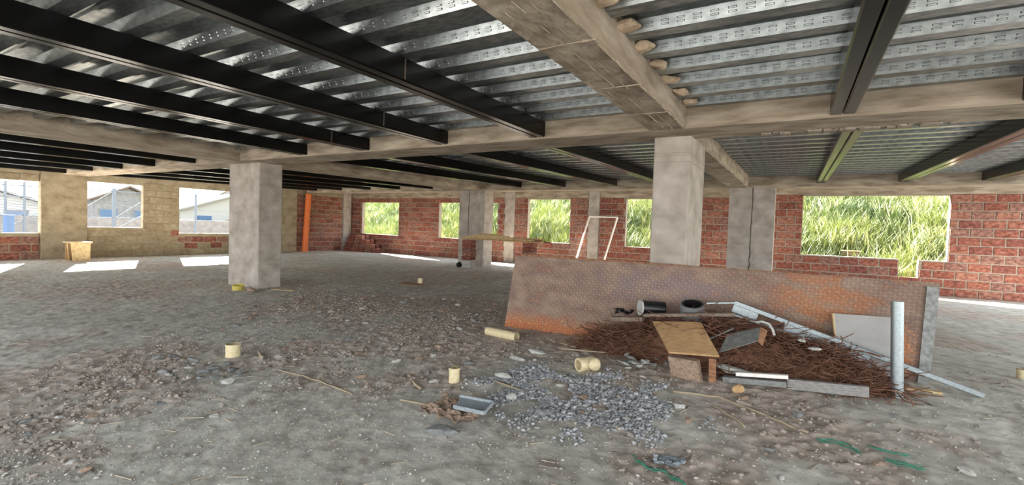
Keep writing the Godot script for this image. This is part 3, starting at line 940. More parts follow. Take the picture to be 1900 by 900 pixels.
func build_pile() -> void:
	# tan board leaning on the heap, and the block under its lower end
	var m := sheet4(P(-1.31, 0.50, 5.33), P(-0.81, 0.56, 5.33), P(-0.56, 0.345, 4.86), P(-1.02, 0.31, 4.84), 0.018, Vector3(0, -1, -0.3))
	one("plywood_board", m, M.wood_tan, Transform3D(), "tan plywood offcut leaning on the wire heap", "board")
	var blk := sheet4(P(-1.02, 0.27, 4.80), P(-0.74, 0.285, 4.74), P(-0.69, 0.085, 4.70), P(-0.965, 0.075, 4.76), 0.10, P(0.1, 0, 1))
	one("concrete_block", blk, M.chunk_brown, Transform3D(), "rough brown block propping the tan plywood offcut", "block")
	oblong("wood_stub", M.wood_brown, P(-0.60, 0.09, 4.78), P(-0.61, 0.32, 4.80), 0.05, 0.06, "short upright brown timber stub beside the rough block", "timber")
	# planks across the top
	oblong("timber_plank", M.wood_grey, P(-1.44, 0.535, 5.46), P(-0.5, 0.665, 5.42), 0.09, 0.035, "grey weathered timber plank lying across the wire heap", "plank")
	oblong("timber_plank", M.wood_grey, P(-1.83, 0.44, 5.47), P(-1.45, 0.49, 5.47), 0.12, 0.05, "short wide grey timber offcut on the wire heap", "plank")
	# black pipe collar with grey rim
	var t := along(P(-0.955, 0.54, 5.67), P(-0.95, 0.76, 5.60))
	var pp := thing("pipe_collar", "black plastic pipe collar with grey rim on the heap", "pipe fitting")
	mesh_node("sleeve", pipe_mesh(0.128, 0.012, 0.17), M.grey_plastic, pp, t)
	mesh_node("lining", pipe_mesh(0.116, 0.02, 0.168, 28, true), M.black_plastic, pp, t)
	# can lying with its pale lid towards the room
	t = along(P(-1.29, 0.585, 5.72), P(-1.51, 0.60, 5.56))
	var can := thing("paint_can", "dark can lying on the heap with a dented white lid", "can")
	mesh_node("can_body", pipe_mesh(0.088, 0.086, 0.27), M.black_plastic, can, t)
	var lid := mesh_node("lid", pipe_mesh(0.09, 0.088, 0.02), M.foam, can, t.translated_local(Vector3(0, 0.27, 0)))
	lid.set_meta("label", "dented white lid")
	# black plastic film
	m = crumple(P(-1.74, 0.50, 5.64), 0.2, 0.1, 0.04, 31)
	one("plastic_film", m, M.black_plastic, Transform3D(), "crumpled black plastic film under the can on the heap", "plastic film")
	# slotted galvanised channel
	slotted_channel()
	# light grey panel leaning on the plate
	m = sheet4(P(0.375, 0.73, 5.80), P(0.86, 0.745, 5.83), P(0.88, 0.135, 5.70), P(0.44, 0.14, 5.68), 0.02, P(0, -0.1, 1))
	var pn := thing("wallboard", "light grey wallboard offcut leaning on the rusty plate", "panel")
	mesh_node("face", m, M.board_grey, pn)
	var s2 := begin()
	bar(s2, P(0.372, 0.73, 5.805), P(0.437, 0.14, 5.685), 0.012, 0.024, 0.002)
	var eb := mesh_node("edge_band", finish(s2), M.wood_pale, pn)
	eb.set_meta("label", "cream edge band")
	# galvanised tube standing in the floor
	t = along(P(0.835, 0.10, 5.27), P(0.80, 0.955, 5.29))
	var tb := thing("galvanised_tube", "upright galvanised steel tube in front of the grey panel", "tube")
	mesh_node("tube_wall", pipe_mesh(0.046, 0.006, 0.86), M.galv_grey, tb, t)
	# bent sheet metal
	m = sheet4(P(-0.53, 0.50, 5.16), P(-0.24, 0.61, 5.16), P(-0.25, 0.50, 5.02), P(-0.585, 0.335, 5.02), 0.004, Vector3(0, -1, 0))
	var bs := thing("metal_sheet", "bent dull grey sheet metal offcut lying on the wire", "sheet metal")
	mesh_node("sheet", m, M.sheet_dull, bs)
	m = sheet4(P(-0.24, 0.61, 5.16), P(-0.18, 0.585, 5.16), P(-0.21, 0.46, 5.02), P(-0.25, 0.50, 5.02), 0.004, Vector3(0, -1, 0))
	mesh_node("folded_edge", m, M.wood_brown, bs)
	oblong("metal_strip", M.sheet_dull, P(-0.69, 0.43, 5.18), P(-0.48, 0.56, 5.2), 0.05, 0.012, "small dark metal strip beside the tan plywood offcut", "strip")
	# white scraps
	var st := begin(false)
	tube(st, PackedVector3Array([P(-0.28, 0.645, 5.2), P(-0.23, 0.66, 5.2), P(-0.17, 0.645, 5.19), P(-0.14, 0.60, 5.18), P(-0.12, 0.545, 5.17)]), 0.012, 6)
	one("plastic_scrap", finish(st), M.foam, Transform3D(), "curved white plastic scrap hooked over the wire", "scrap")
	one("foam_chip", rock_mesh(41, Vector3(0.13, 0.035, 0.07)), M.foam, Transform3D(Basis(), P(0.21, 0.475, 5.15)), "white foam chip lying on the far slope of the wire", "foam")
	one("stone", rock_mesh(42, Vector3(0.08, 0.05, 0.05)), M.foam, Transform3D(Basis(), P(0.11, 0.52, 5.25)), "pale pebble caught in the top of the wire", "stone")
	one("plaster_lump", rock_mesh(43, Vector3(0.35, 0.09, 0.14), 0.3, 2), M.foam, Transform3D(Basis(), P(-0.45, 0.195, 5.0)), "long lump of white plaster at the foot of the wire heap", "plaster")
	oblong("white_batten", M.white_paint, P(-0.41, 0.20, 4.86), P(0.01, 0.25, 4.86), 0.05, 0.035, "white painted batten on the timbers at the heap's foot", "batten")
	oblong("timber_plank", M.wood_ash, P(0.0, 0.17, 4.93), P(0.6, 0.205, 4.98), 0.05, 0.09, "ash grey plank edge with knots at the heap's foot", "plank")
	oblong("timber_plank", M.sheet_dull, P(-0.52, 0.13, 4.86), P(0.0, 0.18, 4.87), 0.07, 0.055, "dark grey timber under the white batten", "plank")
	oblong("timber_plank", M.wood_pale, P(0.4, 0.128, 5.58), P(1.2, 0.135, 5.62), 0.06, 0.025, "pale wood lath lying along the foot of the rusty plate", "plank")
	one("stone", rock_mesh(44, Vector3(0.12, 0.09, 0.1)), M.wood_tan, Transform3D(Basis(), P(-0.36, fh(-0.36, 4.6) + 0.03, 4.62)), "tan brick fragment in front of the dark grey timber", "stone")
	# loose coil ends
	st = begin(false)
	var pts := PackedVector3Array()
	for k in 14:
		var a := PI * k / 13.0
		pts.append(P(0.74 - 0.17 * cos(a), 0.13 + 0.10 * sin(a), 5.05))
	tube(st, pts, 0.006, 5)
	one("wire_loop", finish(st), M.wire, Transform3D(), "single rusty wire loop beside the galvanised tube", "wire")

func crumple(c: Vector3, lx: float, lz: float, high: float, sd: int) -> ArrayMesh:
	var n := FastNoiseLite.new()
	n.seed = sd
	n.frequency = 5.0
	var st := begin()
	var N := 16
	var f := func(i: int, j: int) -> Vector3:
		var u := float(i) / N - 0.5
		var v := float(j) / N - 0.5
		var y := n.get_noise_2d(u * lx * 2, v * lz * 2) * high * 1.6
		return c + Vector3(u * lx + n.get_noise_2d(v * 3, 7.0) * 0.06, y + high * 0.4, v * lz + n.get_noise_2d(u * 3, 17.0) * 0.05)
	for i in N:
		for j in N:
			quad(st, f.call(i, j), f.call(i + 1, j), f.call(i + 1, j + 1), f.call(i, j + 1), c - Vector3.UP)
	return finish(st)

func slotted_channel() -> void:
	# a galvanised box truss: two chords with webs between long slots, sloping down along the plate
	var a := P(-0.52, 0.765, 5.62)
	var b := P(1.44, 0.165, 6.02)
	# stays in front of the plate: bend to run parallel
	b = P(1.5, 0.15, 5.72)
	var root := thing("slotted_channel", "long slotted galvanised channel sloping across the rusty plate", "channel")
	var dir := (b - a).normalized()
	var down := Vector3(dir.y, -dir.x, 0).normalized()
	if down.y > 0: down = -down
	var L := a.distance_to(b)
	var st := begin()
	bar(st, a, b, 0.055, 0.045, 0.004)
	mesh_node("top_chord", finish(st), M.galv_grey, root)
	st = begin()
	bar(st, a + down * 0.13, a + dir * (L * 0.56) + down * 0.075, 0.05, 0.028, 0.004)
	mesh_node("lower_chord", finish(st), M.galv_grey, root)
	for q in [[0.0, 0.12], [0.24, 0.44], [0.52, 0.6]]:
		st = begin()
		var x0: float = q[0] * L
		var x1: float = q[1] * L
		bar(st, a + dir * x0 + down * 0.06, a + dir * x1 + down * 0.06, 0.02, 0.09, 0.003)
		mesh_node("web", finish(st), M.galv_grey, root)
	# folded top end resting on the pile
	st = begin()
	bar(st, a + Vector3(-0.28, -0.035, 0.03), a + Vector3(0.02, 0.0, 0.0), 0.06, 0.02, 0.003)
	mesh_node("folded_end", finish(st), M.galv_grey, root)

# ---------------------------------------------------------------- things on the floor
func ground(w: float, d: float) -> float:
	return fh(w, d) + relief(w, d)

func build_floor_things() -> void:
	# pvc pipe, tee and stubs
	var o := thing("pvc_pipe", "cream pvc pipe length lying by the rusty plate", "pipe")
	mesh_node("pipe_wall", pipe_mesh(0.055, 0.007, 0.5), M.pvc, o, along(P(-3.42, 0.115, 5.2), P(-2.93, 0.122, 5.12)))
	o = thing("pvc_elbow", "cream pvc elbow fitting lying beside the wire heap", "pipe fitting")
	var t := along(P(-1.70, 0.145, 4.56), P(-1.82, 0.135, 4.38))
	mesh_node("socket", pipe_mesh(0.066, 0.012, 0.17), M.pvc, o, t)
	var st := begin(false)
	tube(st, PackedVector3Array([P(-1.74, 0.13, 4.52), P(-1.70, 0.15, 4.54), P(-1.66, 0.16, 4.5), P(-1.64, 0.155, 4.44)]), 0.058, 14)
	mesh_node("bend", finish(st), M.pvc, o)
	mesh_node("rim", pipe_mesh(0.07, 0.02, 0.03), M.pvc, o, t.translated_local(Vector3(0, 0.15, 0)))
	for q in [[-2.67, 3.52, 0.05, 0.14, "cream pvc stub standing up beside the grey gravel", M.pvc], [-5.13, 2.84, 0.072, 0.135, "cream pvc stub standing alone in brown soil", M.pvc], [-7.99, 9.02, 0.06, 0.13, "small pale pvc stub standing far out on the floor", M.pvc], [2.11, 6.95, 0.05, 0.10, "cream pvc stub past the end of the rusty plate", M.pvc]]:
		var s := thing("pipe_stub", q[4], "pipe")
		mesh_node("pipe_wall", pipe_mesh(q[2], 0.008, q[3] + 0.02), q[5], s, Transform3D(Basis(), P(q[0], ground(q[0], q[1]) - 0.02, q[1])))
		mesh_node("socket_rim", pipe_mesh(q[2] + 0.004, 0.012, 0.02), q[5], s, Transform3D(Basis(), P(q[0], ground(q[0], q[1]) + q[3] - 0.02, q[1])))
	o = thing("yellow_cup", "yellow plastic cup at the foot of the wide column", "cup")
	mesh_node("cup_wall", pipe_mesh(0.11, 0.006, 0.11, 24, true), M.pvc_yellow, o, along(P(-9.78, 0.005, 5.50), P(-9.77, 0.12, 5.49)))
	one("stone", rock_mesh(61, Vector3(0.34, 0.14, 0.16)), M.chunk_brown, Transform3D(Basis(), P(-9.42, 0.05, 5.55)), "brown brick lump beside the yellow cup", "stone")
	# torn cement bag
	o = thing("cement_bag", "torn flattened cement bag with a blue-grey tray of dried mix", "bag")
	mesh_node("paper", crumple(P(-2.25, 0.03, 2.98), 0.46, 0.34, 0.03, 8), M.chunk_brown, o)
	var m := sheet4(P(-2.3, 0.085, 3.12), P(-2.02, 0.085, 3.16), P(-1.98, 0.075, 2.98), P(-2.22, 0.075, 2.95), 0.02, Vector3(0, -1, 0))
	mesh_node("dried_mix", m, M.bag, o)
	for q in [[P(-2.31, 0.09, 3.13), P(-2.01, 0.09, 3.17)], [P(-2.01, 0.09, 3.17), P(-1.96, 0.08, 2.97)], [P(-2.23, 0.08, 2.94), P(-1.96, 0.08, 2.97)]]:
		st = begin()
		bar(st, q[0], q[1], 0.02, 0.03, 0.005)
		mesh_node("rim", finish(st), M.bag, o)
	one("stone", rock_mesh(63, Vector3(0.3, 0.07, 0.16), 0.2, 2), M.chunk_grey, Transform3D(Basis().rotated(Vector3.UP, 0.6), P(-2.1, 0.03, 2.62)), "flat round grey concrete crust by the torn bag", "stone")
	# pale slabs of broken plaster
	var sl := [[-2.44, 4.74, 0.24, 0.12, 0.2, 71, "upper one of two pale plaster slabs by the cream elbow"], [-2.52, 4.42, 0.24, 0.13, -0.1, 72, "pale plaster slab between the elbow and the pvc stub"], [-2.33, 3.86, 0.2, 0.1, 0.05, 73, "narrow pale plaster slab at the edge of the gravel"], [-2.0, 3.45, 0.11, 0.1, 0.4, 74, "square pale plaster lump on the gravel"], [-1.62, 3.3, 0.14, 0.12, 0.3, 75, "flat grey stone slab on the gravel"]]
	for q in sl:
		one("plaster_slab", rock_mesh(q[5], Vector3(q[2], 0.07, q[3]), 0.35, 1), M.foam if q[5] < 75 else M.chunk_grey, Transform3D(Basis().rotated(Vector3.UP, q[4]), P(q[0], ground(q[0], q[1]) + 0.018, q[1])), q[6], "plaster")
	one("stone", rock_mesh(76, Vector3(0.13, 0.06, 0.1), 0.2, 2), M.foam, Transform3D(Basis().rotated(Vector3.UP, -0.7), P(-0.75, ground(-0.75, 4.0) + 0.02, 4.0)), "curved white plaster shell on bare dust by the gravel", "stone")
	# sticks by the wire
	var sk := [[-2.42, 5.3, -2.15, 5.18, "thin pale stick nearest the steel plate's foot"], [-2.2, 5.42, -1.66, 5.5, "longest pale stick beside the wire heap"], [-2.3, 5.02, -1.75, 5.1, "pale stick parallel to the longest one by the heap"], [-2.08, 5.05, -1.8, 5.38, "pale stick crossing the other two by the heap"]]
	for q in sk:
		oblong("stick", M.reed, P(q[0], ground(q[0], q[1]) + 0.02, q[1]), P(q[2], ground(q[2], q[3]) + 0.024, q[3]), 0.022, 0.016, q[4], "stick")
	# long reeds lying on the floor
	reed([[-4.3, 2.82], [-3.8, 2.83], [-3.21, 2.78]], 0.007, "long straw coloured reed on the bare floor")
	reed([[-0.86, 4.32], [-0.5, 4.41], [-0.05, 4.14], [0.15, 4.03]], 0.009, "long pale strip running from the block across the dust")
	reed([[-0.52, 4.2], [-0.36, 4.05], [-0.25, 3.9]], 0.007, "short reed beside the long pale strip")
	reed([[-5.0, 3.05], [-4.75, 2.93]], 0.016, "pale wood splinter beside the pvc stub in soil")
	reed([[-3.0, 3.3], [-2.8, 3.2]], 0.012, "small brown splinter in the soil by the pvc stub")
	reed([[-2.75, 2.9], [-2.5, 2.95]], 0.008, "thin white strip lying by a small pink stone")
	reed([[-2.35, 3.72], [-1.95, 3.62]], 0.010, "brown reed lying across the gravel edge")
	reed([[-0.3, 2.98], [0.1, 3.03], [0.3, 2.95]], 0.010, "straw coloured stalk in the brown soil")
	reed([[0.05, 3.1], [0.3, 3.02]], 0.013, "thick pale stalk end in the brown soil")
	# green straps
	strap([[-0.84, 3.02], [-0.74, 2.93], [-0.62, 2.93], [-0.5, 2.86], [-0.42, 2.83]], "frayed green strap with loose strands in brown soil")
	strap([[0.2, 3.93], [0.3, 3.98], [0.38, 3.95], [0.46, 3.88]], "short green strap on grey dust")
	strap([[0.5, 4.0], [0.62, 3.98], [0.75, 4.0]], "thin green strap lying straight on grey dust")
	strap([[0.58, 3.86], [0.68, 3.84], [0.80, 3.85]], "thin green strap end curling on grey dust")
	one("rag", crumple(P(-0.62, 0.04, 3.08), 0.15, 0.1, 0.03, 21), M.bag, Transform3D(), "small pale green rag in the brown soil", "rag")
	# flat boards far out
	oblong("board_scrap", M.wood_pale, P(-9.4, 0.012, 6.0), P(-8.9, 0.012, 6.15), 0.1, 0.02, "pale board scrap beside the wide column", "board")
	oblong("board_scrap", M.wood_brown, P(-8.3, 0.012, 8.7), P(-7.75, 0.012, 8.75), 0.3, 0.02, "brown board scrap under the far pvc stub", "board")
	one("paper_scrap", rock_mesh(81, Vector3(0.5, 0.02, 0.35)), M.foam, Transform3D(Basis(), P(-14.4, 0.015, 6.3)), "flat white paper scrap near the sunlit patches", "paper")
	# wooden box by the street-side wall
	o = thing("wooden_box", "pale wooden trestle box by the street-side wall", "box", P(-18.9, 0, 5.7))
	m = sheet4(Vector3(0.14, 0.55, 0.2), Vector3(0.14, 0.55, -0.27), Vector3(0.18, 0.0, -0.25), Vector3(0.18, 0.0, 0.16), 0.03, Vector3(-1, 0, 0))
	mesh_node("front_panel", m, M.wood_pale, o)
	st = begin()
	cbox(st, Transform3D(Basis(), Vector3(-0.08, 0.57, -0.03)), Vector3(0.5, 0.035, 0.58), 0.004)
	mesh_node("top_board", finish(st), M.wood_pale, o)
	for s in [-1, 1]:
		st = begin()
		bar(st, Vector3(-0.3, 0.0, 0.1 * s), Vector3(0.1, 0.55, 0.27 * s), 0.03, 0.09, 0.003)
		mesh_node("side_board", finish(st), M.wood_pale, o)
	st = begin()
	cbox(st, Transform3D(Basis(), Vector3(-0.3, 0.28, 0)), Vector3(0.03, 0.55, 0.4), 0.003)
	mesh_node("back_panel", finish(st), M.wood_tan, o)
	# orange drain pipe
	o = thing("orange_pipe", "tall orange drain pipe standing at the street-side wall", "pipe")
	mesh_node("pipe_wall", pipe_mesh(0.13, 0.02, 2.72), M.orange, o, along(P(-19.77, 0.0, 14.2), P(-19.77, 2.72, 14.36)))
	mesh_node("collar", pipe_mesh(0.145, 0.03, 0.09), M.orange, o, along(P(-19.77, 1.0, 14.255), P(-19.77, 1.1, 14.26)))
	# white metal frame leaning on the back wall
	o = thing("door_surround", "white metal door frame leaning on the brick back wall", "frame")
	for q in [["jamb", P(-7.05, 0.0, 16.45), P(-6.69, 1.98, 16.93)], ["jamb", P(-5.98, 0.0, 16.45), P(-5.6, 1.98, 16.93)], ["head_bar", P(-6.69, 1.97, 16.93), P(-5.6, 1.97, 16.93)]]:
		st = begin()
		bar(st, q[1], q[2], 0.065, 0.05, 0.006)
		mesh_node(q[0], finish(st), M.white_paint, o)
	build_brick_stack()
	build_brick_heap()

func reed(pts: Array, r: float, label: String) -> void:
	var st := begin(false)
	var pv := PackedVector3Array()
	for k in pts.size() - 1:
		for i in 5:
			var w: float = lerpf(pts[k][0], pts[k + 1][0], i / 5.0)
			var d: float = lerpf(pts[k][1], pts[k + 1][1], i / 5.0)
			pv.append(P(w, ground(w, d) + r * 1.1, d))
	var e: Array = pts[pts.size() - 1]
	pv.append(P(e[0], ground(e[0], e[1]) + r * 1.1, e[1]))
	tube(st, pv, r, 5)
	one("reed_stalk", finish(st), M.reed, Transform3D(), label, "stalk")

func strap(pts: Array, label: String) -> void:
	var st := begin(false)
	var g := RandomNumberGenerator.new()
	g.seed = int(pts[0][0] * 1000) + 5000
	for s in 3:
		var pv := PackedVector3Array()
		var ox := g.randf_range(-0.015, 0.015)
		var od := g.randf_range(-0.025, 0.025)
		for k in pts.size() - 1:
			for i in 4:
				var w: float = lerpf(pts[k][0], pts[k + 1][0], i / 4.0) + ox
				var d: float = lerpf(pts[k][1], pts[k + 1][1], i / 4.0) + od + 0.012 * sin(i * 2.0 + s)
				pv.append(P(w, ground(w, d) + 0.008 + 0.004 * s, d))
		tube(st, pv, 0.0035, 4)
	one("green_strap", finish(st), M.green_strap, Transform3D(), label, "strap")

func build_brick_stack() -> void:
	# hollow clay blocks piled against the cracked column, planks laid over them
	var bl := Vector3(0.38, 0.13, 0.3)
	var lay := 7
	var g := RandomNumberGenerator.new()
	g.seed = 14
	for k in lay:
		var o := thing("hollow_brick", "hollow clay block in the pier under the stacked planks", "brick", P(-9.76 + g.randf_range(-0.03, 0.03), 0.075 + k * 0.14, 13.47 + g.randf_range(-0.02, 0.02)), "hollow blocks of the plank pier")
		o.rotation.y = g.randf_range(-0.1, 0.1)
		var st := begin()
		# shell with two rows of three cells open towards +x
		var x1 := bl.x / 2
		for z in 4: cbox(st, Transform3D(Basis(), Vector3(0, 0, -bl.z / 2 + 0.012 + z * (bl.z - 0.024) / 3)), Vector3(bl.x, bl.y, 0.024), 0.002)
		for y in 3: cbox(st, Transform3D(Basis(), Vector3(0, -bl.y / 2 + 0.01 + y * (bl.y - 0.02) / 2, 0)), Vector3(bl.x - 0.004, 0.02, bl.z - 0.004), 0.002)
		mesh_node("clay_shell", finish(st), M.bricks[k % 5] if k > 1 else M.chunk, o)
	# second pier, mostly hidden by the plate
	for k in lay:
		var o := thing("hollow_brick", "hollow clay block in the pier holding the far plank ends", "brick", P(-7.35 + g.randf_range(-0.03, 0.03), 0.075 + k * 0.14, 13.55), "hollow blocks of the second plank pier")
		mesh_node("clay_shell", box_mesh(bl, 0.006), M.bricks[k % 5], o)
	var pl := [[-9.95, -6.85, 13.38, 0, 0.22, "lowest plank of the stack on the clay pier"], [-9.85, -6.7, 13.63, 0, 0.2, "lowest plank of the stack, against the column"], [-9.9, -7.2, 13.42, 1, 0.2, "second layer plank with a ragged end"], [-9.7, -7.0, 13.64, 1, 0.16, "second layer plank, against the column"], [-9.75, -7.9, 13.45, 2, 0.2, "third layer plank, shorter than those below"], [-7.85, -6.95, 13.5, 2, 0.22, "short third layer plank at the far ends"], [-9.5, -8.2, 13.5, 3, 0.24, "short plank of the fourth layer"], [-9.3, -8.5, 13.48, 4, 0.2, "short warped plank on top of the stack"]]
	for q in pl:
		var h: float = 1.03 + q[3] * 0.045
		oblong("timber_plank", [M.wood_tan, M.wood_brown, M.wood_pale][int(q[0] * 37.0 + 900) % 3], P(q[0], h, q[2]), P(q[1], h, q[2] + 0.03), q[4], 0.04, q[5], "plank", "planks on the clay pier")
	one("black_bag", rock_mesh(91, Vector3(0.24, 0.22, 0.24), 0.3, 2), M.black_plastic, Transform3D(Basis(), P(-10.15, 0.09, 13.5)), "small black plastic bag beside the clay block pier", "bag")

func build_brick_heap() -> void:
	var g := RandomNumberGenerator.new()
	g.seed = 15
	var size := Vector3(0.46, 0.2, 0.22)
	var rows := [5, 4, 3, 2]
	for r in rows.size():
		for k in rows[r]:
			for z in 2:
				var w: float = -19.55 + k * 0.50 + r * 0.12 + g.randf_range(-0.01, 0.01)
				var t := Transform3D(Basis().rotated(Vector3.UP, g.randf_range(-0.05, 0.05)), P(w, 0.1 + r * 0.203, 16.82 - z * 0.27))
				one("clay_brick", box_mesh(size, 0.012), M.bricks[g.randi() % 5], t, "loose clay brick in the corner heap", "brick", "loose bricks in the corner heap")

func scatter(called: String, label: String, cat: String, m: Mesh, mt: Material, n: int, sd: int, fn: Callable) -> void:
	var g := RandomNumberGenerator.new()
	g.seed = sd
	var mm := MultiMesh.new()
	mm.transform_format = MultiMesh.TRANSFORM_3D
	mm.use_colors = true
	mm.mesh = m
	mm.instance_count = n
	for k in n:
		var r: Array = fn.call(g)
		mm.set_instance_transform(k, r[0])
		mm.set_instance_color(k, r[1])
	var o := MultiMeshInstance3D.new()
	o.multimesh = mm
	o.material_override = mt
	o.name = numbered(called)
	add_child(o)
	tag(o, label, cat, "", "stuff")

func bit(g: RandomNumberGenerator, w: float, d: float, size: Vector3, sink: float) -> Transform3D:
	var b := Basis.from_euler(Vector3(g.randf_range(-0.5, 0.5), g.randf() * TAU, g.randf_range(-0.5, 0.5))).scaled_local(size)
	return Transform3D(b, P(w, ground(w, d) + size.y * sink, d))

func build_scatter() -> void:
	# grey gravel spill
	var gm := rock_mesh(301, Vector3.ONE, 0.3, 0)
	scatter("gravel", "spill of crushed bluish grey gravel in front of the wire heap", "gravel", gm, M.tinted, 5600, 1, func(g: RandomNumberGenerator) -> Array:
		var w := 0.0
		var d := 0.0
		for k in 20:
			var a := g.randf() * TAU
			var r := sqrt(g.randf())
			w = -1.55 + 1.0 * r * cos(a) + 0.1 * g.randfn()
			d = 3.85 + 0.75 * r * sin(a) + 0.1 * g.randfn()
			if n_mid.get_noise_2d(w * 2.2 + 11.0, d * 2.2) + 0.14 - 0.4 * pow(r, 3) + 0.3 * exp(-pow((w + 1.35) / 0.5, 2) - pow((d - 3.5) / 0.3, 2)) > 0.0: break
		var s := g.randf_range(0.014, 0.034) * (1.0 if g.randf() < 0.93 else 1.6)
		var v := g.randf_range(0.26, 0.62)
		return [bit(g, w, d, Vector3(s * g.randf_range(0.8, 1.5), s * 0.75, s), 0.25), Color(v * 0.97, v, v * 1.03)])
	# soil crumbs over the whole floor
	scatter("rubble_crumbs", "crumbs of soil and mortar strewn over the floor", "rubble", gm, M.tinted, 11000, 2, func(g: RandomNumberGenerator) -> Array:
		var w := 0.0
		var d := 0.0
		for k in 30:
			d = 0.8 + 8.0 * pow(g.randf(), 2.2)
			w = g.randf_range(-4.2 - d * 1.2, 1.2 + d * 0.35)
			if soil(w, d) + g.randf_range(-0.35, 0.35) > 0.1: break
		var s := g.randf_range(0.007, 0.018) * (1.0 + 0.05 * d)
		if g.randf() < 0.05: s *= 1.9
		var v := g.randf_range(0.3, 0.6)
		var c := Color(v, v * 0.87, v * 0.76) if g.randf() < 0.72 else Color(v * 1.15, v * 1.12, v * 1.06)
		return [bit(g, w, d, Vector3(s * g.randf_range(0.9, 1.4), s * 0.65, s), 0.2), c])
	# grit over all of the open floor
	scatter("floor_grit", "fine grit and plaster dust grains over the open floor", "grit", gm, M.tinted, 15000, 13, func(g: RandomNumberGenerator) -> Array:
		var d := 0.75 + 6.0 * pow(g.randf(), 1.7)
		var w := g.randf_range(-3.6 - d * 1.1, 1.0 + d * 0.34)
		var s := g.randf_range(0.005, 0.012) * (1.0 + 0.06 * d)
		if g.randf() < 0.06: s *= 2.2
		var v := g.randf_range(0.2, 0.75)
		return [bit(g, w, d, Vector3(s * g.randf_range(0.9, 1.6), s * 0.7, s), 0.2), Color(v, v * 0.95, v * 0.88)])
	# clods of dug soil
	scatter("soil_crumble", "dried brown soil crumbled over the floor", "soil", rock_mesh(302, Vector3.ONE, 0.3, 1), M.tinted, 2300, 12, func(g: RandomNumberGenerator) -> Array:
		var w := 0.0
		var d := 0.0
		for k in 40:
			d = 0.8 + 5.5 * pow(g.randf(), 1.4)
			w = g.randf_range(-3.8 - d * 1.0, 1.0 + d * 0.3)
			if d > 4.7 and w > -3.8: continue
			if soil(w, d) + 0.5 * n_mid.get_noise_2d(w * 2.5, d * 2.5) + g.randf_range(-0.15, 0.15) > 0.3: break
		var s := g.randf_range(0.016, 0.045)
		var v := g.randf_range(0.3, 0.48)
		return [bit(g, w, d, Vector3(s * g.randf_range(0.9, 1.4), s * 0.65, s), 0.15), Color(v, v * 0.86, v * 0.74)])
	# splinters and straw
	scatter("straw_litter", "straw and wood splinters littered over the floor", "litter", box_mesh(Vector3.ONE), M.tinted, 520, 3, func(g: RandomNumberGenerator) -> Array:
		var d := 1.0 + 8.0 * pow(g.randf(), 1.4)
		var w := g.randf_range(-4.0 - d * 1.1, 1.2 + d * 0.3)
		var l := g.randf_range(0.04, 0.16)
		var v := g.randf_range(0.3, 0.6)
		var b := Basis.from_euler(Vector3(g.randf_range(-0.08, 0.08), g.randf() * TAU, 0)).scaled_local(Vector3(g.randf_range(0.003, 0.009), 0.004, l))
		return [Transform3D(b, P(w, ground(w, d) + 0.006, d)), Color(v, v * 0.86, v * 0.66)])
	# single chunks that can be told apart
	var g := RandomNumberGenerator.new()
	g.seed = 8
	var kinds := [[M.chunk, "pale grey mortar chunk lying loose on the floor", "loose pale mortar chunks", "mortar_chunk"], [M.chunk_brown, "brown clod of dried soil lying on the floor", "loose brown clods", "soil_clod"], [M.chunk_grey, "dark grey stone lying loose on the floor", "loose grey stones", "grey_stone"]]
	var taken := [Vector2(-1.73, 4.47), Vector2(-2.67, 3.52), Vector2(-5.13, 2.84), Vector2(-2.1, 3.05), Vector2(-2.3, 3.0), Vector2(-2.1, 2.62), Vector2(-0.75, 4.0), Vector2(-0.5, 4.41), Vector2(-0.3, 4.28), Vector2(-0.05, 4.14), Vector2(-4.3, 2.82), Vector2(-4.0, 2.82), Vector2(-3.6, 2.81), Vector2(-3.21, 2.78), Vector2(-3.42, 5.2), Vector2(-3.1, 5.15), Vector2(-4.9, 3.0), Vector2(-2.9, 3.25), Vector2(-2.6, 2.92), Vector2(-2.15, 3.67), Vector2(-0.62, 3.05), Vector2(-0.62, 2.93)]
	for q in [[-2.44, 4.74], [-2.52, 4.42], [-2.33, 3.86], [-2.0, 3.45], [-1.62, 3.3], [-0.1, 3.0], [0.2, 3.0], [0.3, 3.95], [0.62, 3.98], [0.7, 3.85]]: taken.append(Vector2(q[0], q[1]))
	for k in 170:
		var q: Array = kinds[[0, 1, 1, 2][g.randi() % 4]]
		var w := 0.0
		var d := 0.0
		for i in 20:
			d = 1.0 + 6.5 * pow(g.randf(), 1.3)
			w = g.randf_range(-3.6 - d * 0.9, 0.9 + d * 0.3)
			if d > 4.8 and w > -3.9: continue
			if soil(w, d) + g.randf_range(-0.3, 0.3) > 0.0: break
		if d > 4.8 and w > -3.9: continue
		var close := false
		for q2 in taken:
			if Vector2(w, d).distance_to(q2) < 0.17: close = true
		if close: continue
		taken.append(Vector2(w, d))
		var s := g.randf_range(0.035, 0.075) * (1.0 + 0.06 * d)
		var m := rock_mesh(310 + g.randi() % 8, Vector3(1.5, 0.6, 1.0), 0.3, 1)
		var b := Basis.from_euler(Vector3(0, g.randf() * TAU, g.randf_range(-0.15, 0.15))).scaled_local(Vector3.ONE * s)
		one(q[3], m, q[0], Transform3D(b, P(w, ground(w, d) + s * 0.14, d)), q[1], "rubble", q[2])
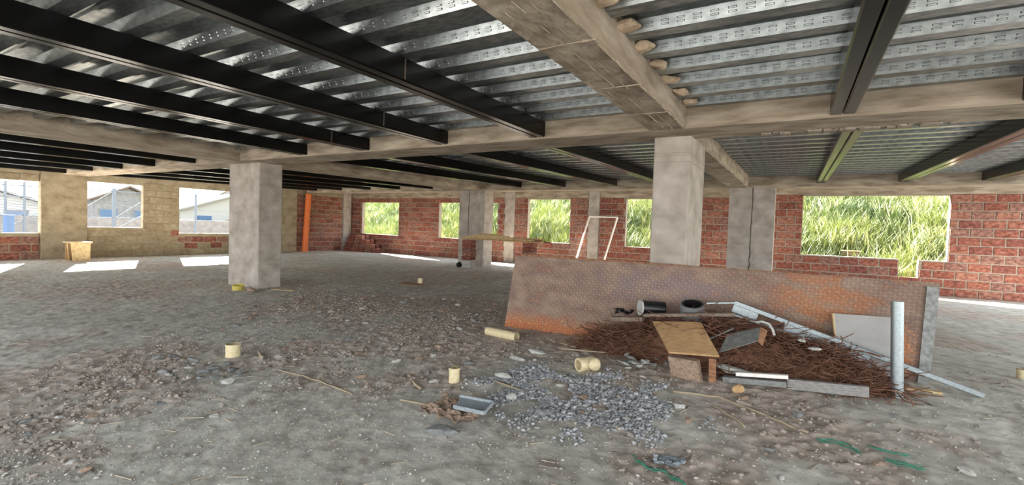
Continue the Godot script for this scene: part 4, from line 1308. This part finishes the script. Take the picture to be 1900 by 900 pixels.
	# the clustered heap of broken mortar by the lone stub
	for k in 44:
		var w := -4.95 + 0.3 * g.randfn()
		var d := 2.42 + 0.16 * g.randfn()
		var near_one := false
		for q2 in taken:
			if Vector2(w, d).distance_to(q2) < 0.09: near_one = true
		if near_one: continue
		taken.append(Vector2(w, d))
		var s := g.randf_range(0.04, 0.09)
		var b := Basis.from_euler(Vector3(g.randf_range(-0.3, 0.3), g.randf() * TAU, g.randf_range(-0.3, 0.3))).scaled_local(Vector3.ONE * s)
		one("mortar_shard", rock_mesh(310 + k % 8, Vector3(1.5, 0.6, 1.0), 0.3, 1), M.chunk_grey if k % 3 else M.chunk, Transform3D(b, P(w, ground(w, d) + s * 0.2, d)), "grey mortar shard in the small heap by the lone pvc stub", "rubble", "small heap of mortar shards")
	# slate-like chips at the board's foot
	for k in 22:
		var w := -1.32 + 0.14 * g.randfn()
		var d := 4.85 + 0.1 * g.randfn()
		var s := g.randf_range(0.05, 0.1)
		var b := Basis.from_euler(Vector3(g.randf_range(-0.4, 0.4), g.randf() * TAU, g.randf_range(-0.4, 0.4))).scaled_local(Vector3.ONE * s)
		one("mortar_shard", rock_mesh(310 + k % 8, Vector3(1.4, 0.35, 0.9), 0.3, 1), M.chunk_grey if k % 2 else M.foam, Transform3D(b, P(w, ground(w, d) + 0.02 + 0.05 * g.randf(), d)), "bluish grey shard piled beside the rough brown block", "rubble", "shards by the rough block")

# ---------------------------------------------------------------- outside
func build_outside() -> void:
	var st := begin()
	range_box(st, -90, 60, -0.6, -0.12, -40, 17.4)
	one("ground", finish(st), M.ground, Transform3D(), "pale bare ground around the building shell", "ground", "", "structure")
	# grassy bank behind the back wall
	st = begin(false)
	var hill := func(w: float, d: float) -> float:
		var t := d - 17.6
		var steep := 0.42 - 0.15 * smoothstep(-14.0, -26.0, w)
		return -0.15 + maxf(0.0, t - 0.6) * steep + 0.5 * n_big.get_noise_2d(w * 0.4, d * 0.4) * clampf(t / 4.0, 0.0, 1.0)
	var n := 60
	for i in n:
		for j in 30:
			var q := []
			for e in [[0, 0], [1, 0], [1, 1], [0, 1]]:
				var w := lerpf(-60.0, 30.0, float(i + e[0]) / n)
				var d := lerpf(17.4, 47.0, float(j + e[1]) / 30.0)
				q.append(P(w, hill.call(w, d), d))
			quad(st, q[0], q[1], q[2], q[3], (q[0] + q[2]) / 2 - Vector3.UP * 5)
	one("hill", finish(st), M.earth, Transform3D(), "steep grassy bank rising behind the brick back wall", "hill", "", "structure")
	# grass tufts
	var g := RandomNumberGenerator.new()
	g.seed = 21
	st = begin(false)
	for k in 16:
		var a := g.randf() * TAU
		var lean := g.randf_range(0.15, 0.6)
		var L := g.randf_range(0.6, 1.0)
		var base := Vector3(g.randf_range(-0.16, 0.16), 0, g.randf_range(-0.16, 0.16))
		var out := Vector3(cos(a), 0, sin(a))
		var side := Vector3(-sin(a), 0, cos(a)) * g.randf_range(0.016, 0.03)
		var prev := base
		for s in 3:
			var t := (s + 1) / 3.0
			var q: Vector3 = base + out * lean * L * t * t + Vector3.UP * L * t * (1.0 - 0.35 * lean * t)
			var w0 := side * (1.0 - s / 3.0)
			var w1 := side * (1.0 - t)
			for v in [prev - w0, prev + w0, q + w1, prev - w0, q + w1, q - w1]: st.add_vertex(v)
			prev = q
	var tuft := finish(st)
	scatter("grass", "tall bright green grass covering the bank behind the openings", "grass", tuft, M.grass, 17000, 22, func(gg: RandomNumberGenerator) -> Array:
		var d := 18.0 + 15.0 * pow(gg.randf(), 1.4)
		var w := gg.randf_range(-17.0 - (d - 17.0) * 1.6, 5.5 + (d - 17.0) * 0.45)
		if gg.randf() < 0.9 and absf(w - 1.5) < 0.8 and d < 20.4: d += 3.5
		var s := gg.randf_range(0.6, 1.25)
		var q := n_mid.get_noise_2d(w * 0.35, d * 0.35)
		var c := Color(0.045, 0.075, 0.02).lerp(Color(0.22, 0.25, 0.09), clampf(0.5 + q + gg.randf_range(-0.25, 0.25), 0, 1))
		if gg.randf() < 0.08: c = Color(0.5, 0.46, 0.28)
		return [Transform3D(Basis.from_euler(Vector3(gg.randf_range(-0.2, 0.2), gg.randf() * TAU, gg.randf_range(-0.2, 0.2))).scaled_local(Vector3(1.2 * s, s, 1.2 * s)), P(w, hill.call(w, d) - 0.03, d)), c])
	# crate on the bank
	var o := thing("wooden_crate", "small wooden crate on the bank seen through the widest opening", "crate", P(1.72, 0.62, 20.1))
	mesh_node("crate_body", box_mesh(Vector3(0.55, 0.42, 0.4), 0.01), M.wood_grey, o, Transform3D(Basis(), Vector3(0, 0.21, 0)))
	mesh_node("lid_board", box_mesh(Vector3(0.62, 0.03, 0.46), 0.005), M.wood_pale, o, Transform3D(Basis(), Vector3(0, 0.435, 0)))
	# boundary wall
	st = begin()
	range_box(st, -27.3, -27.0, -0.12, 1.27, -2.0, 20.0)
	one("boundary_wall", finish(st), M.render_grey, Transform3D(), "low pale boundary wall beyond the street-side openings", "wall")
	house("pale house with a tan pitched roof behind the steel fence", P(-50, -0.12, 16.8), 9.0, 4.4, 2.6, 1.1, M.render_grey, M.roof, 1)
	house("white house with a wide pale roof and a blue window", P(-50, -0.12, 25.0), 9.0, 9.0, 2.1, 1.5, M.render_white, M.roof_grey, 2)
	house("white house with a grey roof seen past the fence posts", P(-50, -0.12, 9.2), 9.0, 6.0, 2.0, 1.0, M.render_white, M.roof_grey, 3)
	house("tall tan roofed house far behind the white one", P(-70, -0.12, 36.0), 10.0, 5.0, 4.2, 1.5, M.render_white, M.roof, 4)
	# steel fence with posts, rails and stays
	var f := thing("steel_fence", "blue-grey steel post fence with rails outside the street-side openings", "fence", P(-23.0, -0.12, 0))
	for d in [3.4, 4.3, 5.05, 5.51, 6.6, 8.04, 9.6, 11.0]:
		st = begin()
		cbox(st, Transform3D(Basis(), Vector3(0, 1.3, -d)), Vector3(0.09, 2.6, 0.11 if d == 8.04 else 0.06), 0.004)
		mesh_node("post", finish(st), M.steel_post, f)
	for q in [[3.4, 11.0, 2.45, 2.5], [3.4, 11.0, 1.42, 1.45], [3.4, 6.6, 2.05, 2.1]]:
		st = begin()
		bar(st, Vector3(0, q[2], -q[0]), Vector3(0, q[3], -q[1]), 0.03, 0.035)
		mesh_node("rail", finish(st), M.steel_post, f)
	for q in [[6.7, 7.98, 1.45, 2.45], [8.1, 9.5, 1.0, 1.9], [8.1, 9.3, 1.45, 2.4], [3.5, 5.0, 2.45, 1.4], [5.1, 6.5, 1.0, 2.0]]:
		st = begin()
		bar(st, Vector3(0, q[2], -q[0]), Vector3(0, q[3], -q[1]), 0.02, 0.025)
		mesh_node("stay", finish(st), M.steel_post, f)
	for k in 16:
		st = begin()
		bar(st, Vector3(0, 2.4 - k * 0.09, -3.4), Vector3(0, 2.05 - k * 0.09, -6.6), 0.008, 0.012)
		mesh_node("wire_strand", finish(st), M.steel_post, f)
	for k in 7:
		st = begin()
		bar(st, Vector3(0, 2.3 - k * 0.12, -8.04), Vector3(0, 1.95 - k * 0.12, -9.6), 0.008, 0.012)
		mesh_node("wire_strand", finish(st), M.steel_post, f)
	var bd := thing("blue_drum", "blue plastic drum standing by the steel fence", "drum", P(-22.4, -0.12, 5.0))
	mesh_node("drum_body", pipe_mesh(0.13, 0.01, 1.42, 24, true), M.blue, bd)
	mesh_node("drum_lid", pipe_mesh(0.14, 0.13, 0.03), M.blue, bd, Transform3D(Basis(), Vector3(0, 1.42, 0)))

func house(label: String, at: Vector3, deep: float, wide: float, wall_h: float, roof_h: float, wm: Material, rm: Material, sd: int) -> void:
	# gable faces the building; wide runs along z
	var o := thing("house", label, "house", at)
	mesh_node("walls", box_mesh(Vector3(deep, wall_h, wide), 0.02), wm, o, Transform3D(Basis(), Vector3(0, wall_h / 2, 0)))
	var st := begin()
	var ov := 0.4
	var zs := [-wide / 2 - ov, 0.0, wide / 2 + ov]
	var ys := [wall_h - 0.1, wall_h + roof_h, wall_h - 0.1]
	for s in 2:
		var a0 := Vector3(-deep / 2 - ov, ys[s], zs[s])
		var a1 := Vector3(-deep / 2 - ov, ys[s + 1], zs[s + 1])
		var b0 := Vector3(deep / 2 + ov, ys[s], zs[s])
		var b1 := Vector3(deep / 2 + ov, ys[s + 1], zs[s + 1])
		var up := Vector3(0, 0.14, 0)
		var mid := (a0 + a1 + b0 + b1) / 4 + up / 2
		quad(st, a0, b0, b1, a1, mid)
		quad(st, a0 + up, b0 + up, b1 + up, a1 + up, mid)
		quad(st, b0, b1, b1 + up, b0 + up, mid)
		quad(st, a0, a1, a1 + up, a0 + up, mid)
		quad(st, a0, b0, b0 + up, a0 + up, mid)
		quad(st, a1, b1, b1 + up, a1 + up, mid)
	mesh_node("roof", finish(st), rm, o)
	st = begin()
	var gx := deep / 2
	tri(st, Vector3(gx, wall_h, -wide / 2), Vector3(gx, wall_h, wide / 2), Vector3(gx, wall_h + roof_h * 0.95, 0), Vector3(0, wall_h, 0))
	tri(st, Vector3(-gx, wall_h, -wide / 2), Vector3(-gx, wall_h, wide / 2), Vector3(-gx, wall_h + roof_h * 0.95, 0), Vector3(0, wall_h, 0))
	mesh_node("gable", finish(st), wm, o)
	for k in 2:
		var z := (-0.22 + 0.5 * k) * wide
		var w := mesh_node("window", box_mesh(Vector3(0.06, 0.9, 1.2), 0.005), M.blue if sd == 2 and k == 1 else M.render_grey, o, Transform3D(Basis(), Vector3(gx + 0.02, wall_h * 0.58, z)))
		mesh_node("pane", box_mesh(Vector3(0.03, 0.76, 1.06)), M.pane, w, Transform3D(Basis(), Vector3(0.03, 0, 0)))

# ---------------------------------------------------------------- scene
func _ready() -> void:
	rng.seed = 1
	# camera
	var cam := Camera3D.new()
	cam.name = "camera"
	var yaw := 0.53603
	var pitch := -0.03344
	var roll := 0.03364
	var f := Vector3(-sin(yaw) * cos(pitch), sin(pitch), -cos(yaw) * cos(pitch))
	var r0 := Vector3(cos(yaw), 0, -sin(yaw))
	var u0 := r0.cross(f)
	var r := r0 * cos(roll) + u0 * sin(roll)
	var u := -r0 * sin(roll) + u0 * cos(roll)
	cam.transform = Transform3D(Basis(r, u, -f), Vector3(0, 1.5, 0))
	cam.fov = rad_to_deg(2.0 * atan(450.0 / 880.51))
	cam.near = 0.05
	cam.far = 400.0
	add_child(cam)
	cam.current = true
	# sky and exposure
	var env := Environment.new()
	env.background_mode = Environment.BG_SKY
	var sky := Sky.new()
	var ps := ProceduralSkyMaterial.new()
	ps.sky_top_color = c8(206, 216, 228)
	ps.sky_horizon_color = c8(240, 238, 234)
	ps.sky_curve = 0.2
	ps.ground_bottom_color = c8(150, 145, 132)
	ps.ground_horizon_color = c8(190, 188, 180)
	ps.sun_angle_max = 20.0
	ps.sky_energy_multiplier = 1.0
	sky.sky_material = ps
	env.sky = sky
	env.tonemap_mode = Environment.TONE_MAPPER_LINEAR
	env.tonemap_exposure = 7.4
	env.sdfgi_enabled = true
	env.ssao_enabled = true
	env.ssil_enabled = true
	var we := WorldEnvironment.new()
	we.name = "sky_and_exposure"
	we.environment = env
	add_child(we)
	# sun: high over the corner of street-side and back wall
	var sun := DirectionalLight3D.new()
	sun.name = "sun"
	add_child(sun)
	sun.look_at_from_position(Vector3.ZERO, Vector3(1.82, -1.0, 0.76))
	sun.light_energy = 5.0
	sun.light_color = Color(1.0, 0.97, 0.93)
	sun.light_angular_distance = 0.5
	sun.shadow_enabled = true
	# noise fields
	n_big.seed = 2
	n_big.frequency = 0.22
	n_big.fractal_octaves = 4
	n_mid.seed = 3
	n_mid.frequency = 0.9
	n_mid.fractal_octaves = 4
	n_fine.seed = 4
	n_fine.frequency = 4.0
	n_fine.fractal_octaves = 3
	make_materials()
	build_floor()
	build_walls()
	build_frame()
	build_deck()
	build_joists()
	build_plate()
	build_wire()
	build_pile()
	build_floor_things()
	build_outside()
	build_scatter()
